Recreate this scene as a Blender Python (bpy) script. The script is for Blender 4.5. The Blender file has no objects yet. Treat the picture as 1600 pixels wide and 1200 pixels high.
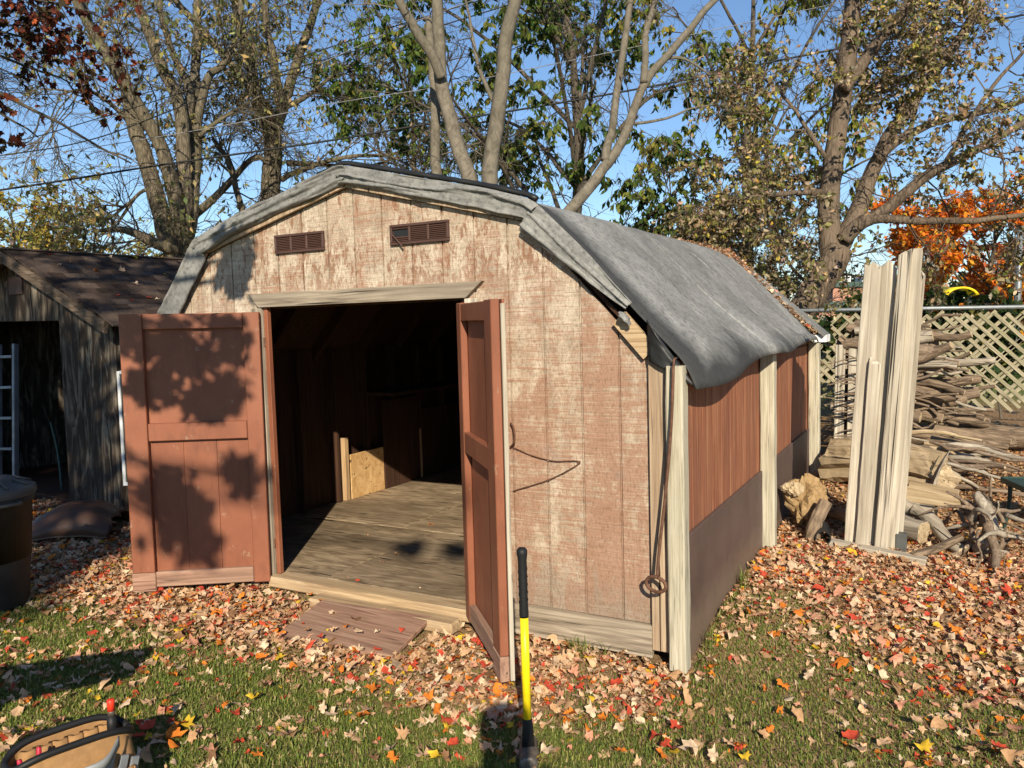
import bpy, math, random
import numpy as np
from mathutils import Matrix, Vector
random.seed(7); RNG = np.random.default_rng(11)
R_ = math.radians
SC = bpy.context.scene
COL = SC.collection

# ------------------------------------------------------------------ camera, sky, sun, exposure
CAM = np.array([4.282, -3.708, 1.729]); YAW, PITCH, ROLL, FPX = 0.4978, -0.0839, -0.0148, 1244.8
FW = np.array([-math.sin(YAW)*math.cos(PITCH), math.cos(YAW)*math.cos(PITCH), math.sin(PITCH)])
_r = np.array([math.cos(YAW), math.sin(YAW), 0]); _u = np.cross(_r, FW)
RT = math.cos(ROLL)*_r+math.sin(ROLL)*_u; UP = -math.sin(ROLL)*_r+math.cos(ROLL)*_u
cd = bpy.data.cameras.new('camera'); cam = bpy.data.objects.new('camera', cd); COL.objects.link(cam)
cd.sensor_width = 36; cd.lens = FPX/1600*36; cd.clip_start = .05; cd.clip_end = 3000
M = Matrix.Identity(4)
for i in range(3):
    M[i][0] = RT[i]; M[i][1] = UP[i]; M[i][2] = -FW[i]; M[i][3] = CAM[i]
cam.matrix_world = M; SC.camera = cam
SUN_AZ, SUN_EL = 0.54, R_(27.5)                     # light travels towards (-sin, cos) and down
SUN = np.array([-math.sin(SUN_AZ)*math.cos(SUN_EL), math.cos(SUN_AZ)*math.cos(SUN_EL), -math.sin(SUN_EL)])
W = bpy.data.worlds.new('World'); SC.world = W; W.use_nodes = True
nt = W.node_tree; bg = nt.nodes['Background']
sky = nt.nodes.new('ShaderNodeTexSky'); sky.sky_type = 'NISHITA'; sky.sun_disc = False
sky.sun_elevation = SUN_EL; sky.sun_rotation = math.atan2(-SUN[0], -SUN[1])
sky.air_density = 1.0; sky.dust_density = .05; sky.ozone_density = 4.5; sky.altitude = 200
nt.links.new(sky.outputs[0], bg.inputs[0]); bg.inputs[1].default_value = .10
sd = bpy.data.lights.new('sun', 'SUN'); sd.energy = 5.0; sd.angle = R_(.53); sd.color = (1, .885, .69)
so = bpy.data.objects.new('sun', sd); COL.objects.link(so)
so.rotation_euler = Vector(SUN).to_track_quat('-Z', 'Y').to_euler()
so.location = (6, -8, 12)
vs = SC.view_settings; vs.view_transform = 'Standard'; vs.look = 'None'; vs.exposure = .5; vs.gamma = 1; vs.use_curve_mapping = False
SC.cycles.max_bounces = 5; SC.cycles.diffuse_bounces = 3; SC.cycles.use_adaptive_sampling = True; SC.cycles.adaptive_threshold = .025; SC.cycles.transparent_max_bounces = 4
SC.cycles.use_denoising = True; SC.cycles.denoiser = 'OPENIMAGEDENOISE'; SC.cycles.denoising_input_passes = 'RGB_ALBEDO_NORMAL'; SC.cycles.denoising_prefilter = 'ACCURATE'

def ray(x, y): return RT*(x-800)/FPX-UP*(y-600)/FPX+FW
def at(x, y, D): return CAM+ray(x, y)*D                              # a point seen at that pixel, D metres deep
def aty(x, y, Y):
    d = ray(x, y); return CAM+d*((Y-CAM[1])/d[1])
def atz(x, y, z=0.):
    d = ray(x, y); return CAM+d*((z-CAM[2])/d[2])

# ------------------------------------------------------------------ noise and ground height
def _h(i, j, s):
    n = (i*374761393+j*668265263+s*1442695041) & 0x7fffffff
    n = ((n ^ (n >> 13))*1274126177) & 0x7fffffff
    return ((n ^ (n >> 16)) & 0xffff)/65535.
def vnoise(x, y, s=0):
    x = np.asarray(x, float); y = np.asarray(y, float)
    i = np.floor(x).astype(np.int64); j = np.floor(y).astype(np.int64); u = x-i; v = y-j
    u = u*u*(3-2*u); v = v*v*(3-2*v)
    return (_h(i, j, s)*(1-u)+_h(i+1, j, s)*u)*(1-v)+(_h(i, j+1, s)*(1-u)+_h(i+1, j+1, s)*u)*v
def fnoise(x, y, s=0, o=3):
    t = 0; a = .5; k = 1
    for q in range(o): t = t+a*vnoise(np.asarray(x)*k, np.asarray(y)*k, s+q*17); a *= .5; k *= 2.1
    return t
def sstep(a, b, x):
    t = np.clip((np.asarray(x, float)-a)/(b-a), 0, 1); return t*t*(3-2*t)
def gh(x, y):
    x = np.asarray(x, float); y = np.asarray(y, float)
    z = .03*(fnoise(x*.8, y*.8, 3)-.45)*sstep(60, 20, np.hypot(x, y))
    z = z*np.where((x > -.7) & (x < 3.2) & (y > -.05) & (y < 4.4), .0, 1.)
    rise = .12*sstep(-.1, .6, y)*sstep(4.6, 3.3, x)+.07*sstep(.3, 2.2, y)*sstep(3.3, 4.6, x)+.15*sstep(2.3, 4.4, y)
    z = z+rise*sstep(3.16, 3.26, x)*sstep(30, 12, np.hypot(x, y))
    return z-.02*((x > -.7) & (x < 3.16) & (y > .1) & (y < 4.3))

# ------------------------------------------------------------------ object helpers
class MB:
    def __init__(s): s.v = []; s.f = []; s.M = None
    def add(s, vs, fs):
        b = len(s.v)
        if s.M is not None: vs = [tuple(s.M @ Vector(p)) for p in vs]
        s.v += [tuple(p) for p in vs]; s.f += [tuple(b+i for i in q) for q in fs]
    def box(s, x0, x1, y0, y1, z0, z1, c=.003):
        c = min(c, (x1-x0)*.3, (y1-y0)*.3, (z1-z0)*.3)
        vs = []; X = ((x0, 1), (x1, -1)); Y = ((y0, 1), (y1, -1)); Z = ((z0, 1), (z1, -1))
        for a, da in X:
            for b, db in Y:
                for d, dd in Z:
                    vs += [(a, b+db*c, d+dd*c), (a+da*c, b, d+dd*c), (a+da*c, b+db*c, d)]
        I = lambda i, j, k, q: 3*(4*i+2*j+k)+q
        fs = []
        for i in (0, 1):
            q = [I(i, 0, 0, 0), I(i, 1, 0, 0), I(i, 1, 1, 0), I(i, 0, 1, 0)]; fs.append(q[::-1] if i == 0 else q)
            q = [I(0, i, 0, 1), I(1, i, 0, 1), I(1, i, 1, 1), I(0, i, 1, 1)]; fs.append(q if i == 0 else q[::-1])
            q = [I(0, 0, i, 2), I(1, 0, i, 2), I(1, 1, i, 2), I(0, 1, i, 2)]; fs.append(q[::-1] if i == 0 else q)
        for i in (0, 1):
            for j in (0, 1):
                fs.append([I(i, j, 0, 0), I(i, j, 1, 0), I(i, j, 1, 1), I(i, j, 0, 1)])
                fs.append([I(i, 0, j, 0), I(i, 1, j, 0), I(i, 1, j, 2), I(i, 0, j, 2)])
                fs.append([I(0, i, j, 1), I(1, i, j, 1), I(1, i, j, 2), I(0, i, j, 2)])
                for k in (0, 1): fs.append([I(i, j, k, 0), I(i, j, k, 1), I(i, j, k, 2)])
        s.add(vs, fs)
    def prism(s, poly, y0, y1):                                       # polygon in x,z swept along y
        n = len(poly); vs = [(x, y0, z) for x, z in poly]+[(x, y1, z) for x, z in poly]
        fs = [list(range(n)), list(range(2*n-1, n-1, -1))]+[[i, i+n, (i+1) % n+n, (i+1) % n] for i in range(n)]
        s.add(vs, fs)
    def tube(s, pts, rad, n=8, cap=True, rough=0., seed=0, flat=1.):
        pts = np.asarray(pts, float); m = len(pts)
        rad = np.broadcast_to(np.asarray(rad, float), (m,))
        T = np.gradient(pts, axis=0); T /= np.linalg.norm(T, axis=1)[:, None]+1e-9
        a = np.array([0, 0, 1.]) if abs(T[0][2]) < .9 else np.array([1., 0, 0])
        N = np.cross(T[0], a); N /= np.linalg.norm(N); vs = []
        rg = np.random.default_rng(seed); ph = rg.random(n)
        for i in range(m):
            N = N-T[i]*(N@T[i]); N /= np.linalg.norm(N)+1e-9; B = np.cross(T[i], N)
            for k in range(n):
                t = 2*math.pi*k/n; q = 1+rough*(ph[k]-.5)*1.4+rough*(rg.random()-.5)
                vs.append(pts[i]+rad[i]*q*(N*math.cos(t)+B*math.sin(t)*flat))
        fs = [[i*n+k, i*n+(k+1) % n, (i+1)*n+(k+1) % n, (i+1)*n+k] for i in range(m-1) for k in range(n)]
        if cap: fs += [list(range(n))[::-1], list(range((m-1)*n, m*n))]
        s.add(vs, fs)
    def lathe(s, prof, n=32, center=(0, 0, 0)):
        vs = [(center[0]+r*math.cos(2*math.pi*k/n), center[1]+r*math.sin(2*math.pi*k/n), center[2]+z) for r, z in prof for k in range(n)]
        m = len(prof)
        fs = [[i*n+k, i*n+(k+1) % n, (i+1)*n+(k+1) % n, (i+1)*n+k] for i in range(m-1) for k in range(n)]
        s.add(vs, fs)
    def grid(s, P):                                                   # P[i][j] points
        a, b = len(P), len(P[0])
        s.add([p for r in P for p in r], [[i*b+j, i*b+j+1, (i+1)*b+j+1, (i+1)*b+j] for i in range(a-1) for j in range(b-1)])
    def build(s, name, m, parent=None, smooth=False, flip=False):
        me = bpy.data.meshes.new(name); me.from_pydata([tuple(map(float, p)) for p in s.v], [], [f[::-1] for f in s.f] if flip else s.f)
        me.materials.append(m)
        if smooth: me.shade_smooth()
        return link(name, me, parent)
def link(name, me, parent=None):
    o = bpy.data.objects.new(name, me); COL.objects.link(o)
    if parent is not None: o.parent = parent
    return o
def arr_mesh(name, V, Fc, m, cols=None, smooth=False):
    V = np.ascontiguousarray(V, np.float32).reshape(-1, 3); Fc = np.ascontiguousarray(Fc, np.int32); k = Fc.shape[1]
    me = bpy.data.meshes.new(name); me.vertices.add(len(V)); me.vertices.foreach_set('co', V.ravel())
    me.loops.add(Fc.size); me.loops.foreach_set('vertex_index', Fc.ravel())
    me.polygons.add(len(Fc)); me.polygons.foreach_set('loop_start', np.arange(0, Fc.size, k, dtype=np.int32))
    if cols is not None:
        at_ = me.color_attributes.new('Col', 'FLOAT_COLOR', 'POINT')
        c = np.ones((len(V), 4), np.float32); c[:, :3] = cols; at_.data.foreach_set('color', c.ravel())
    me.materials.append(m); me.update(calc_edges=True)
    if smooth: me.shade_smooth()
    return me
def tag(o, label, cat=None, group=None, kind=None):
    if label: o['label'] = label
    if cat: o['category'] = cat
    if group: o['group'] = group
    if kind: o['kind'] = kind
    return o
def thing(name, label, cat, loc=(0, 0, 0), rz=0, group=None):
    o = bpy.data.objects.new(name, None); COL.objects.link(o); o.location = loc; o.rotation_euler = (0, 0, rz); o.empty_display_size = .2
    return tag(o, label, cat, group)
def frame(p0, p1, roll=0.):                                           # matrix with local z from p0 to p1
    p0 = Vector(p0); d = Vector(p1)-p0
    return Matrix.Translation(p0) @ d.to_track_quat('Z', 'Y').to_matrix().to_4x4() @ Matrix.Rotation(roll, 4, 'Z')
def crom(pts, n):
    P = np.asarray(pts, float); m = len(P); t = np.linspace(0, m-1, n); out = []
    for q in t:
        i = min(int(q), m-2); u = q-i
        a, b, c, d = P[max(i-1, 0)], P[i], P[i+1], P[min(i+2, m-1)]
        out.append(.5*((2*b)+(c-a)*u+(2*a-5*b+4*c-d)*u*u+(3*b-a-3*c+d)*u**3))
    return np.array(out)

# ------------------------------------------------------------------ materials
class Mt:
    def __init__(s, name, rough=.85, spec=.3):
        s.m = bpy.data.materials.new(name); s.m.use_nodes = True; s.t = s.m.node_tree; s.b = s.t.nodes['Principled BSDF']
        s.b.inputs['Roughness'].default_value = rough; s.b.inputs['Specular IOR Level'].default_value = spec
    def n(s, ty, ins=None, **pr):
        x = s.t.nodes.new('ShaderNode'+ty)
        for k, v in pr.items(): setattr(x, k, v)
        for k, v in (ins or {}).items(): s.set(x.inputs[k], v)
        return x
    def set(s, sock, v):
        if isinstance(v, bpy.types.NodeSocket): s.t.links.new(v, sock)
        else: sock.default_value = v
    def coord(s, scale, rnd=7., kind='Object'):
        c = s.n('TexCoord').outputs[kind]
        if rnd:
            r = s.n('ObjectInfo').outputs['Random']
            k = s.n('VectorMath', {0: r, 1: (rnd, rnd*1.7, rnd*.6)}, operation='MULTIPLY').outputs[0]
            c = s.n('VectorMath', {0: c, 1: k}, operation='ADD').outputs[0]
        return s.n('Mapping', {'Vector': c, 'Scale': scale}).outputs[0]
    def noise(s, vec, scale=1., detail=5., rough=.6, dist=0.):
        return s.n('TexNoise', {'Vector': vec, 'Scale': scale, 'Detail': detail, 'Roughness': rough, 'Distortion': dist}).outputs['Fac']
    def ramp(s, fac, stops):
        x = s.n('ValToRGB', {'Fac': fac}); e = x.color_ramp.elements
        while len(e) < len(stops): e.new(.5)
        for q, (p, c) in zip(e, stops): q.position = p; q.color = (*c, 1) if len(c) == 3 else c
        return x.outputs[0]
    def mix(s, fac, a, b, mode='MIX'):
        x = s.n('Mix', data_type='RGBA', blend_type=mode)
        s.set(x.inputs[0], fac)
        for i, v in ((6, a), (7, b)): s.set(x.inputs[i], (*v, 1) if isinstance(v, tuple) and len(v) == 3 else v)
        return x.outputs[2]
    def math(s, op, a, b=0.): return s.n('Math', {0: a, 1: b}, operation=op).outputs[0]
    def col(s, v): s.set(s.b.inputs['Base Color'], (*v, 1) if isinstance(v, tuple) and len(v) == 3 else v); return s
    def bump(s, h, strength=.4, dist=.01):
        x = s.n('Bump', {'Height': h, 'Strength': strength, 'Distance': dist}); s.t.links.new(x.outputs[0], s.b.inputs['Normal']); return s
def plain(name, c, rough=.6, metal=0., var=.25, scale=8., spec=.3):
    k = Mt(name, rough, spec); v = k.coord((scale,)*3)
    f = k.noise(v, 1, 5); k.col(k.ramp(f, [(.25, tuple(x*(1-var) for x in c)), (.75, tuple(min(1, x*(1+var)) for x in c))]))
    k.b.inputs['Metallic'].default_value = metal; k.bump(f, .15, .004); return k.m
def wood(name, dark, mid, light, axis=2, fine=34., along=1.4, bump=.5, blotch=None, rough=.85):
    k = Mt(name, rough); sc = [fine]*3; sc[axis] = along; v = k.coord(tuple(sc))
    f = k.noise(v, 1, 6, .62, 1.2)
    c = k.ramp(f, [(.30, dark), (.48, mid), (.68, light)])
    v2 = k.coord(tuple(3.2 if i != axis else 1.1 for i in range(3)), 13.)
    g = k.noise(v2, 1, 4, .6)
    c = k.mix(k.ramp(g, [(.35, (0, 0, 0)), (.7, (.75,)*3)]), c, blotch or tuple(x*.62 for x in mid))
    sc[axis] = along*.5
    cr = k.noise(k.coord(tuple(x*1.5 for x in sc), 5.), 1, 3, .5, .4)
    crk = k.ramp(cr, [(.30, (0, 0, 0)), (.36, (1, 1, 1))])
    c = k.mix(k.math('SUBTRACT', 1., crk), c, tuple(x*.25 for x in dark))
    k.col(c); h = k.math('ADD', k.math('MULTIPLY', f, .6), k.math('MULTIPLY', crk, .5)); k.bump(h, bump, .006); return k.m

def siding():
    k = Mt('weathered_siding', .9, .2); c0 = k.n('TexCoord').outputs['Object']
    mp = lambda sc: k.n('Mapping', {'Vector': c0, 'Scale': sc}).outputs[0]
    saw = k.noise(mp((3.5, 5, 60)), 1, 5, .75, .3)
    fine = k.noise(mp((90, 90, 40)), 1, 3, .6)
    big = k.noise(mp((1.5, 1, 1.1)), 1, 5, .6, .3)
    mid = k.noise(mp((9, 4, 5)), 1, 6, .68, .6)
    base = k.ramp(k.math('ADD', k.math('MULTIPLY', mid, .6), k.math('MULTIPLY', saw, .4)), [(.34, (.27, .215, .165)), (.5, (.48, .40, .31)), (.66, (.70, .615, .51))])
    z = k.n('SeparateXYZ', {0: c0}).outputs[2]
    low = k.n('MapRange', {0: k.math('ADD', z, k.math('MULTIPLY', k.math('SUBTRACT', big, .5), 1.6)), 1: 2.1, 2: 1.2, 3: 0., 4: .13}).outputs[0]          # the old stain survives on the lower boards
    x5 = k.n('SeparateXYZ', {0: c0}).outputs[0]; brd = k.n('TexWhiteNoise', {'W': k.math('FLOOR', k.math('DIVIDE', k.math('SUBTRACT', x5, .05), .2032))}, noise_dimensions='1D').outputs['Value']
    str_ = k.noise(mp((1.6, 2.2, 110)), 1, 4, .8); blo = k.noise(mp((7, 3, 3.2)), 1, 6, .7, .8)
    st = k.math('ADD', k.math('ADD', k.math('ADD', k.math('MULTIPLY', saw, .75), k.math('MULTIPLY', str_, .45)), k.math('MULTIPLY', blo, .65)), k.math('ADD', low, k.math('MULTIPLY', brd, .12)))
    stm = k.ramp(st, [(.98, (0, 0, 0)), (1.0, (.04,)*3)]) if False else k.ramp(k.math('SUBTRACT', st, .35), [(.635, (0, 0, 0)), (.78, (.8,)*3)])
    c = k.mix(stm, base, (.30, .155, .10))
    pe = k.noise(mp((26, 10, 9)), 1.2, 8, .78, .35); hi = k.n('MapRange', {0: z, 1: 1.75, 2: 2.0, 3: .0, 4: .8}).outputs[0]
    pm = k.math('MULTIPLY', k.ramp(k.math('ADD', pe, k.math('MULTIPLY', k.noise(mp((2.6, 1, 2.0)), 1, 3), .5)), [(.755, (0, 0, 0)), (.81, (1, 1, 1))]), hi)
    c = k.mix(pm, c, (.22, .10, .055))
    gry = k.noise(mp((2.2, 1, 3.0)), 1.2, 3); c = k.mix(k.ramp(gry, [(.60, (0, 0, 0)), (.74, (.6,)*3)]), c, (.33, .30, .265))
    rz_ = k.n('MapRange', {0: k.math('ADD', z, k.math('MULTIPLY', k.math('SUBTRACT', blo, .5), .7)), 1: .42, 2: .16}).outputs[0]; c = k.mix(k.math('MULTIPLY', rz_, .65), c, (.245, .20, .155))
    kn = k.n('TexVoronoi', {'Vector': mp((5.2, 1, 2.6)), 'Scale': 1., 'Randomness': 1.}).outputs['Distance']
    c = k.mix(k.ramp(kn, [(.03, (.85,)*3), (.065, (0, 0, 0))]), c, (.12, .065, .04))
    c = k.mix(k.ramp(fine, [(.3, (.6,)*3), (.52, (0, 0, 0))]), c, (.17, .105, .065)); c = k.mix(k.ramp(saw, [(.34, (.45,)*3), (.42, (0, 0, 0))]), c, (.18, .105, .068))
    k.col(c); k.bump(k.math('ADD', k.math('ADD', k.math('MULTIPLY', saw, .7), k.math('MULTIPLY', str_, .5)), k.math('MULTIPLY', fine, .4)), .8, .007); return k.m
def side_siding():
    k = Mt('faded_red_siding', .85, .25); c0 = k.n('TexCoord').outputs['Object']
    mp = lambda sc: k.n('Mapping', {'Vector': c0, 'Scale': sc}).outputs[0]
    g = k.noise(mp((30, 42, 1.1)), 1, 8, .74, .4); b = k.noise(mp((1, 2.2, 1.3)), 1, 4)
    c = k.ramp(g, [(.28, (.11, .036, .020)), (.46, (.23, .082, .042)), (.60, (.36, .165, .085)), (.78, (.52, .33, .20))])
    c = k.mix(k.ramp(b, [(.46, (0, 0, 0)), (.78, (.6,)*3)]), c, (.13, .048, .032))
    k.col(c); k.bump(g, .35, .005); return k.m
def paint():
    k = Mt('rust_red_paint', .55, .35); c = k.coord((1, 1, 1)); mp = lambda sc: k.n('Mapping', {'Vector': c, 'Scale': sc}).outputs[0]
    a = k.noise(mp((3, 3, 2)), 1, 5); f = k.noise(mp((55, 55, 25)), 1, 4, .7)
    col = k.ramp(a, [(.3, (.19, .064, .033)), (.7, (.25, .088, .046))])
    col = k.mix(k.ramp(f, [(.70, (0, 0, 0)), (.76, (.8,)*3)]), col, (.52, .33, .22))
    chp = k.noise(mp((16, 16, 9)), 1, 8, .8, .4); col = k.mix(k.ramp(chp, [(.615, (0, 0, 0)), (.64, (.8,)*3)]), col, (.30, .20, .135)); fd = k.noise(mp((2, 2, 1.2)), 1.3, 4, .6); col = k.mix(k.ramp(fd, [(.45, (0, 0, 0)), (.75, (.5,)*3)]), col, (.34, .135, .075)); d = k.noise(mp((9, 9, 3)), 1, 6, .7); col = k.mix(k.ramp(d, [(.52, (0, 0, 0)), (.75, (.7,)*3)]), col, (.115, .042, .026))
    k.col(col); k.bump(k.math('ADD', f, d), .25, .003); return k.m
def tarp_mat(name, lo, hi, dark):
    k = Mt(name, .72, .15); c0 = k.n('TexCoord').outputs['Object']; mp = lambda sc: k.n('Mapping', {'Vector': c0, 'Scale': sc}).outputs[0]
    b = k.noise(mp((1.6, 1.6, 1.6)), 1, 6, .65, .6); s1 = k.noise(mp((7, 60, 7)), 1, 5, .7, .3); s2 = k.noise(mp((30, 30, 30)), 1, 6, .75)
    c = k.ramp(b, [(.3, lo), (.7, hi)])
    c = k.mix(k.ramp(s1, [(.50, (0, 0, 0)), (.78, (.6,)*3)]), c, tuple(min(1, x*1.5) for x in hi))
    c = k.mix(k.ramp(s2, [(.34, (.7,)*3), (.52, (0, 0, 0))]), c, dark)
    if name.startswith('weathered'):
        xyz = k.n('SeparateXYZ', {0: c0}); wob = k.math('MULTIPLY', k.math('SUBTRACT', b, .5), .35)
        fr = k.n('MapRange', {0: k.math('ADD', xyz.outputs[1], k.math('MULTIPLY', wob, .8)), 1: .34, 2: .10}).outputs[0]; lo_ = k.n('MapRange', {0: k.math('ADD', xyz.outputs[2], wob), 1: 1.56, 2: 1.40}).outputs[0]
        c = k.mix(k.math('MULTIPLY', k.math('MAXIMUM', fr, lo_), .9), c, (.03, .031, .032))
    k.col(c); k.bump(k.math('ADD', s1, s2), .25, .004); return k.m
def leafmat(name, trans=.35, rough=.7):
    k = Mt(name, rough, .25); a = k.n('Attribute', attribute_name='Col').outputs['Color']
    f = k.noise(k.coord((60, 60, 60), 0), 1, 3); c = k.mix(k.ramp(f, [(.35, (.55,)*3), (.6, (0, 0, 0))]), a, k.mix(1., a, (.55, .5, .45), 'MULTIPLY'))
    k.col(c); t = k.n('BsdfTranslucent', {'Color': c}); mx = k.n('MixShader', {0: trans, 1: k.b.outputs[0], 2: t.outputs[0]})
    k.t.links.new(mx.outputs[0], k.t.nodes['Material Output'].inputs[0]); return k.m
def bark(name, dark, light, sx=16., sz=3.2, bump=.9, green=None, furrow=.6):
    k = Mt(name, .92, .15); v = k.coord((sx, sx, sz), 3.); a = k.noise(v, 1, 7, .68, 1.4); r = k.n('TexVoronoi', {'Vector': k.mix(.12, v, k.n('TexNoise', {'Vector': v, 'Scale': .7}).outputs['Color']), 'Scale': 1.1}, feature='DISTANCE_TO_EDGE').outputs['Distance']
    h = k.math('ADD', k.math('MULTIPLY', a, .7+.3*(1-furrow)), k.math('MULTIPLY', k.math('MINIMUM', k.math('MULTIPLY', r, 1.2), .4), furrow))
    c = k.ramp(h, [(.32, dark), (.66, light)])
    b = k.noise(k.coord((1.3, 1.3, .8), 9.), 1, 4); c = k.mix(k.ramp(b, [(.4, (0, 0, 0)), (.7, (.7,)*3)]), c, green or tuple(x*1.25 for x in light))
    k.col(c); k.bump(h, bump, .02); return k.m
def ground_mat():
    k = Mt('lawn_soil', .95, .1); c0 = k.n('TexCoord').outputs['Object']; a = k.noise(c0, 1.2, 6); f = k.noise(c0, 45., 5, .7); g = k.noise(c0, 9., 6)
    soil = k.ramp(f, [(.3, (.14, .085, .045)), (.7, (.46, .30, .175))]); grs = k.ramp(f, [(.3, (.08, .10, .025)), (.7, (.22, .24, .07))])
    xyz = k.n('SeparateXYZ', {0: c0}); y = xyz.outputs[1]; lit = k.n('MapRange', {0: k.math('ADD', y, k.math('MULTIPLY', k.math('SUBTRACT', a, .5), 1.5)), 1: -1.0, 2: -.3, 3: .0, 4: .45}).outputs[0]
    c = k.mix(k.ramp(k.math('ADD', g, lit), [(.48, (0, 0, 0)), (.66, (1, 1, 1))]), grs, soil)
    m = k.n('MapRange', {0: k.math('ADD', y, k.math('MULTIPLY', a, 2.)), 1: 2.6, 2: 4.0}).outputs[0]
    mul = k.ramp(f, [(.3, (.12, .065, .03)), (.55, (.30, .18, .085)), (.75, (.50, .34, .18))])
    far = k.n('MapRange', {0: y, 1: 10., 2: 13.}).outputs[0]
    c = k.mix(m, c, mul); c = k.mix(far, c, grs); k.col(c); k.bump(f, .8, .02); return k.m

def skirt_mat():
    k = Mt('brown_skirt_panel', .6, .3); c0 = k.n('TexCoord').outputs['Object']; mp = lambda sc: k.n('Mapping', {'Vector': c0, 'Scale': sc}).outputs[0]
    a = k.noise(mp((2, 1.6, 2)), 1, 6, .65); c = k.ramp(a, [(.3, (.070, .044, .036)), (.7, (.125, .082, .068))])
    sc_ = k.noise(mp((5, 5, 26)), 1, 7, .75, .8); c = k.mix(k.ramp(sc_, [(.66, (0, 0, 0)), (.72, (.6,)*3)]), c, (.36, .30, .25))
    vs_ = k.noise(mp((30, 30, 1.4)), 1, 5, .7); c = k.mix(k.ramp(vs_, [(.55, (0, 0, 0)), (.75, (.5,)*3)]), c, (.055, .034, .028))
    z = k.n('SeparateXYZ', {0: c0}).outputs[2]; md = k.n('MapRange', {0: k.math('ADD', z, k.math('MULTIPLY', k.noise(mp((9, 9, 9)), 1, 6, .7), .35)), 1: .48, 2: .28}).outputs[0]
    c = k.mix(k.math('MULTIPLY', md, .6), c, (.20, .145, .10)); k.col(c); k.bump(k.math('ADD', a, sc_), .2, .004); return k.m
def shingle_mat():
    k = Mt('brown_shingle', .95, .1); r = k.n('ObjectInfo').outputs['Random']; f = k.noise(k.coord((60, 60, 60)), 1, 4, .7)
    c = k.ramp(r, [(0., (.035, .024, .019)), (.5, (.075, .052, .041)), (1., (.12, .088, .07))]); c = k.mix(k.ramp(f, [(.35, (.6,)*3), (.6, (0, 0, 0))]), c, (.028, .020, .016)); k.col(c); k.bump(f, .5, .004); return k.m
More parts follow.
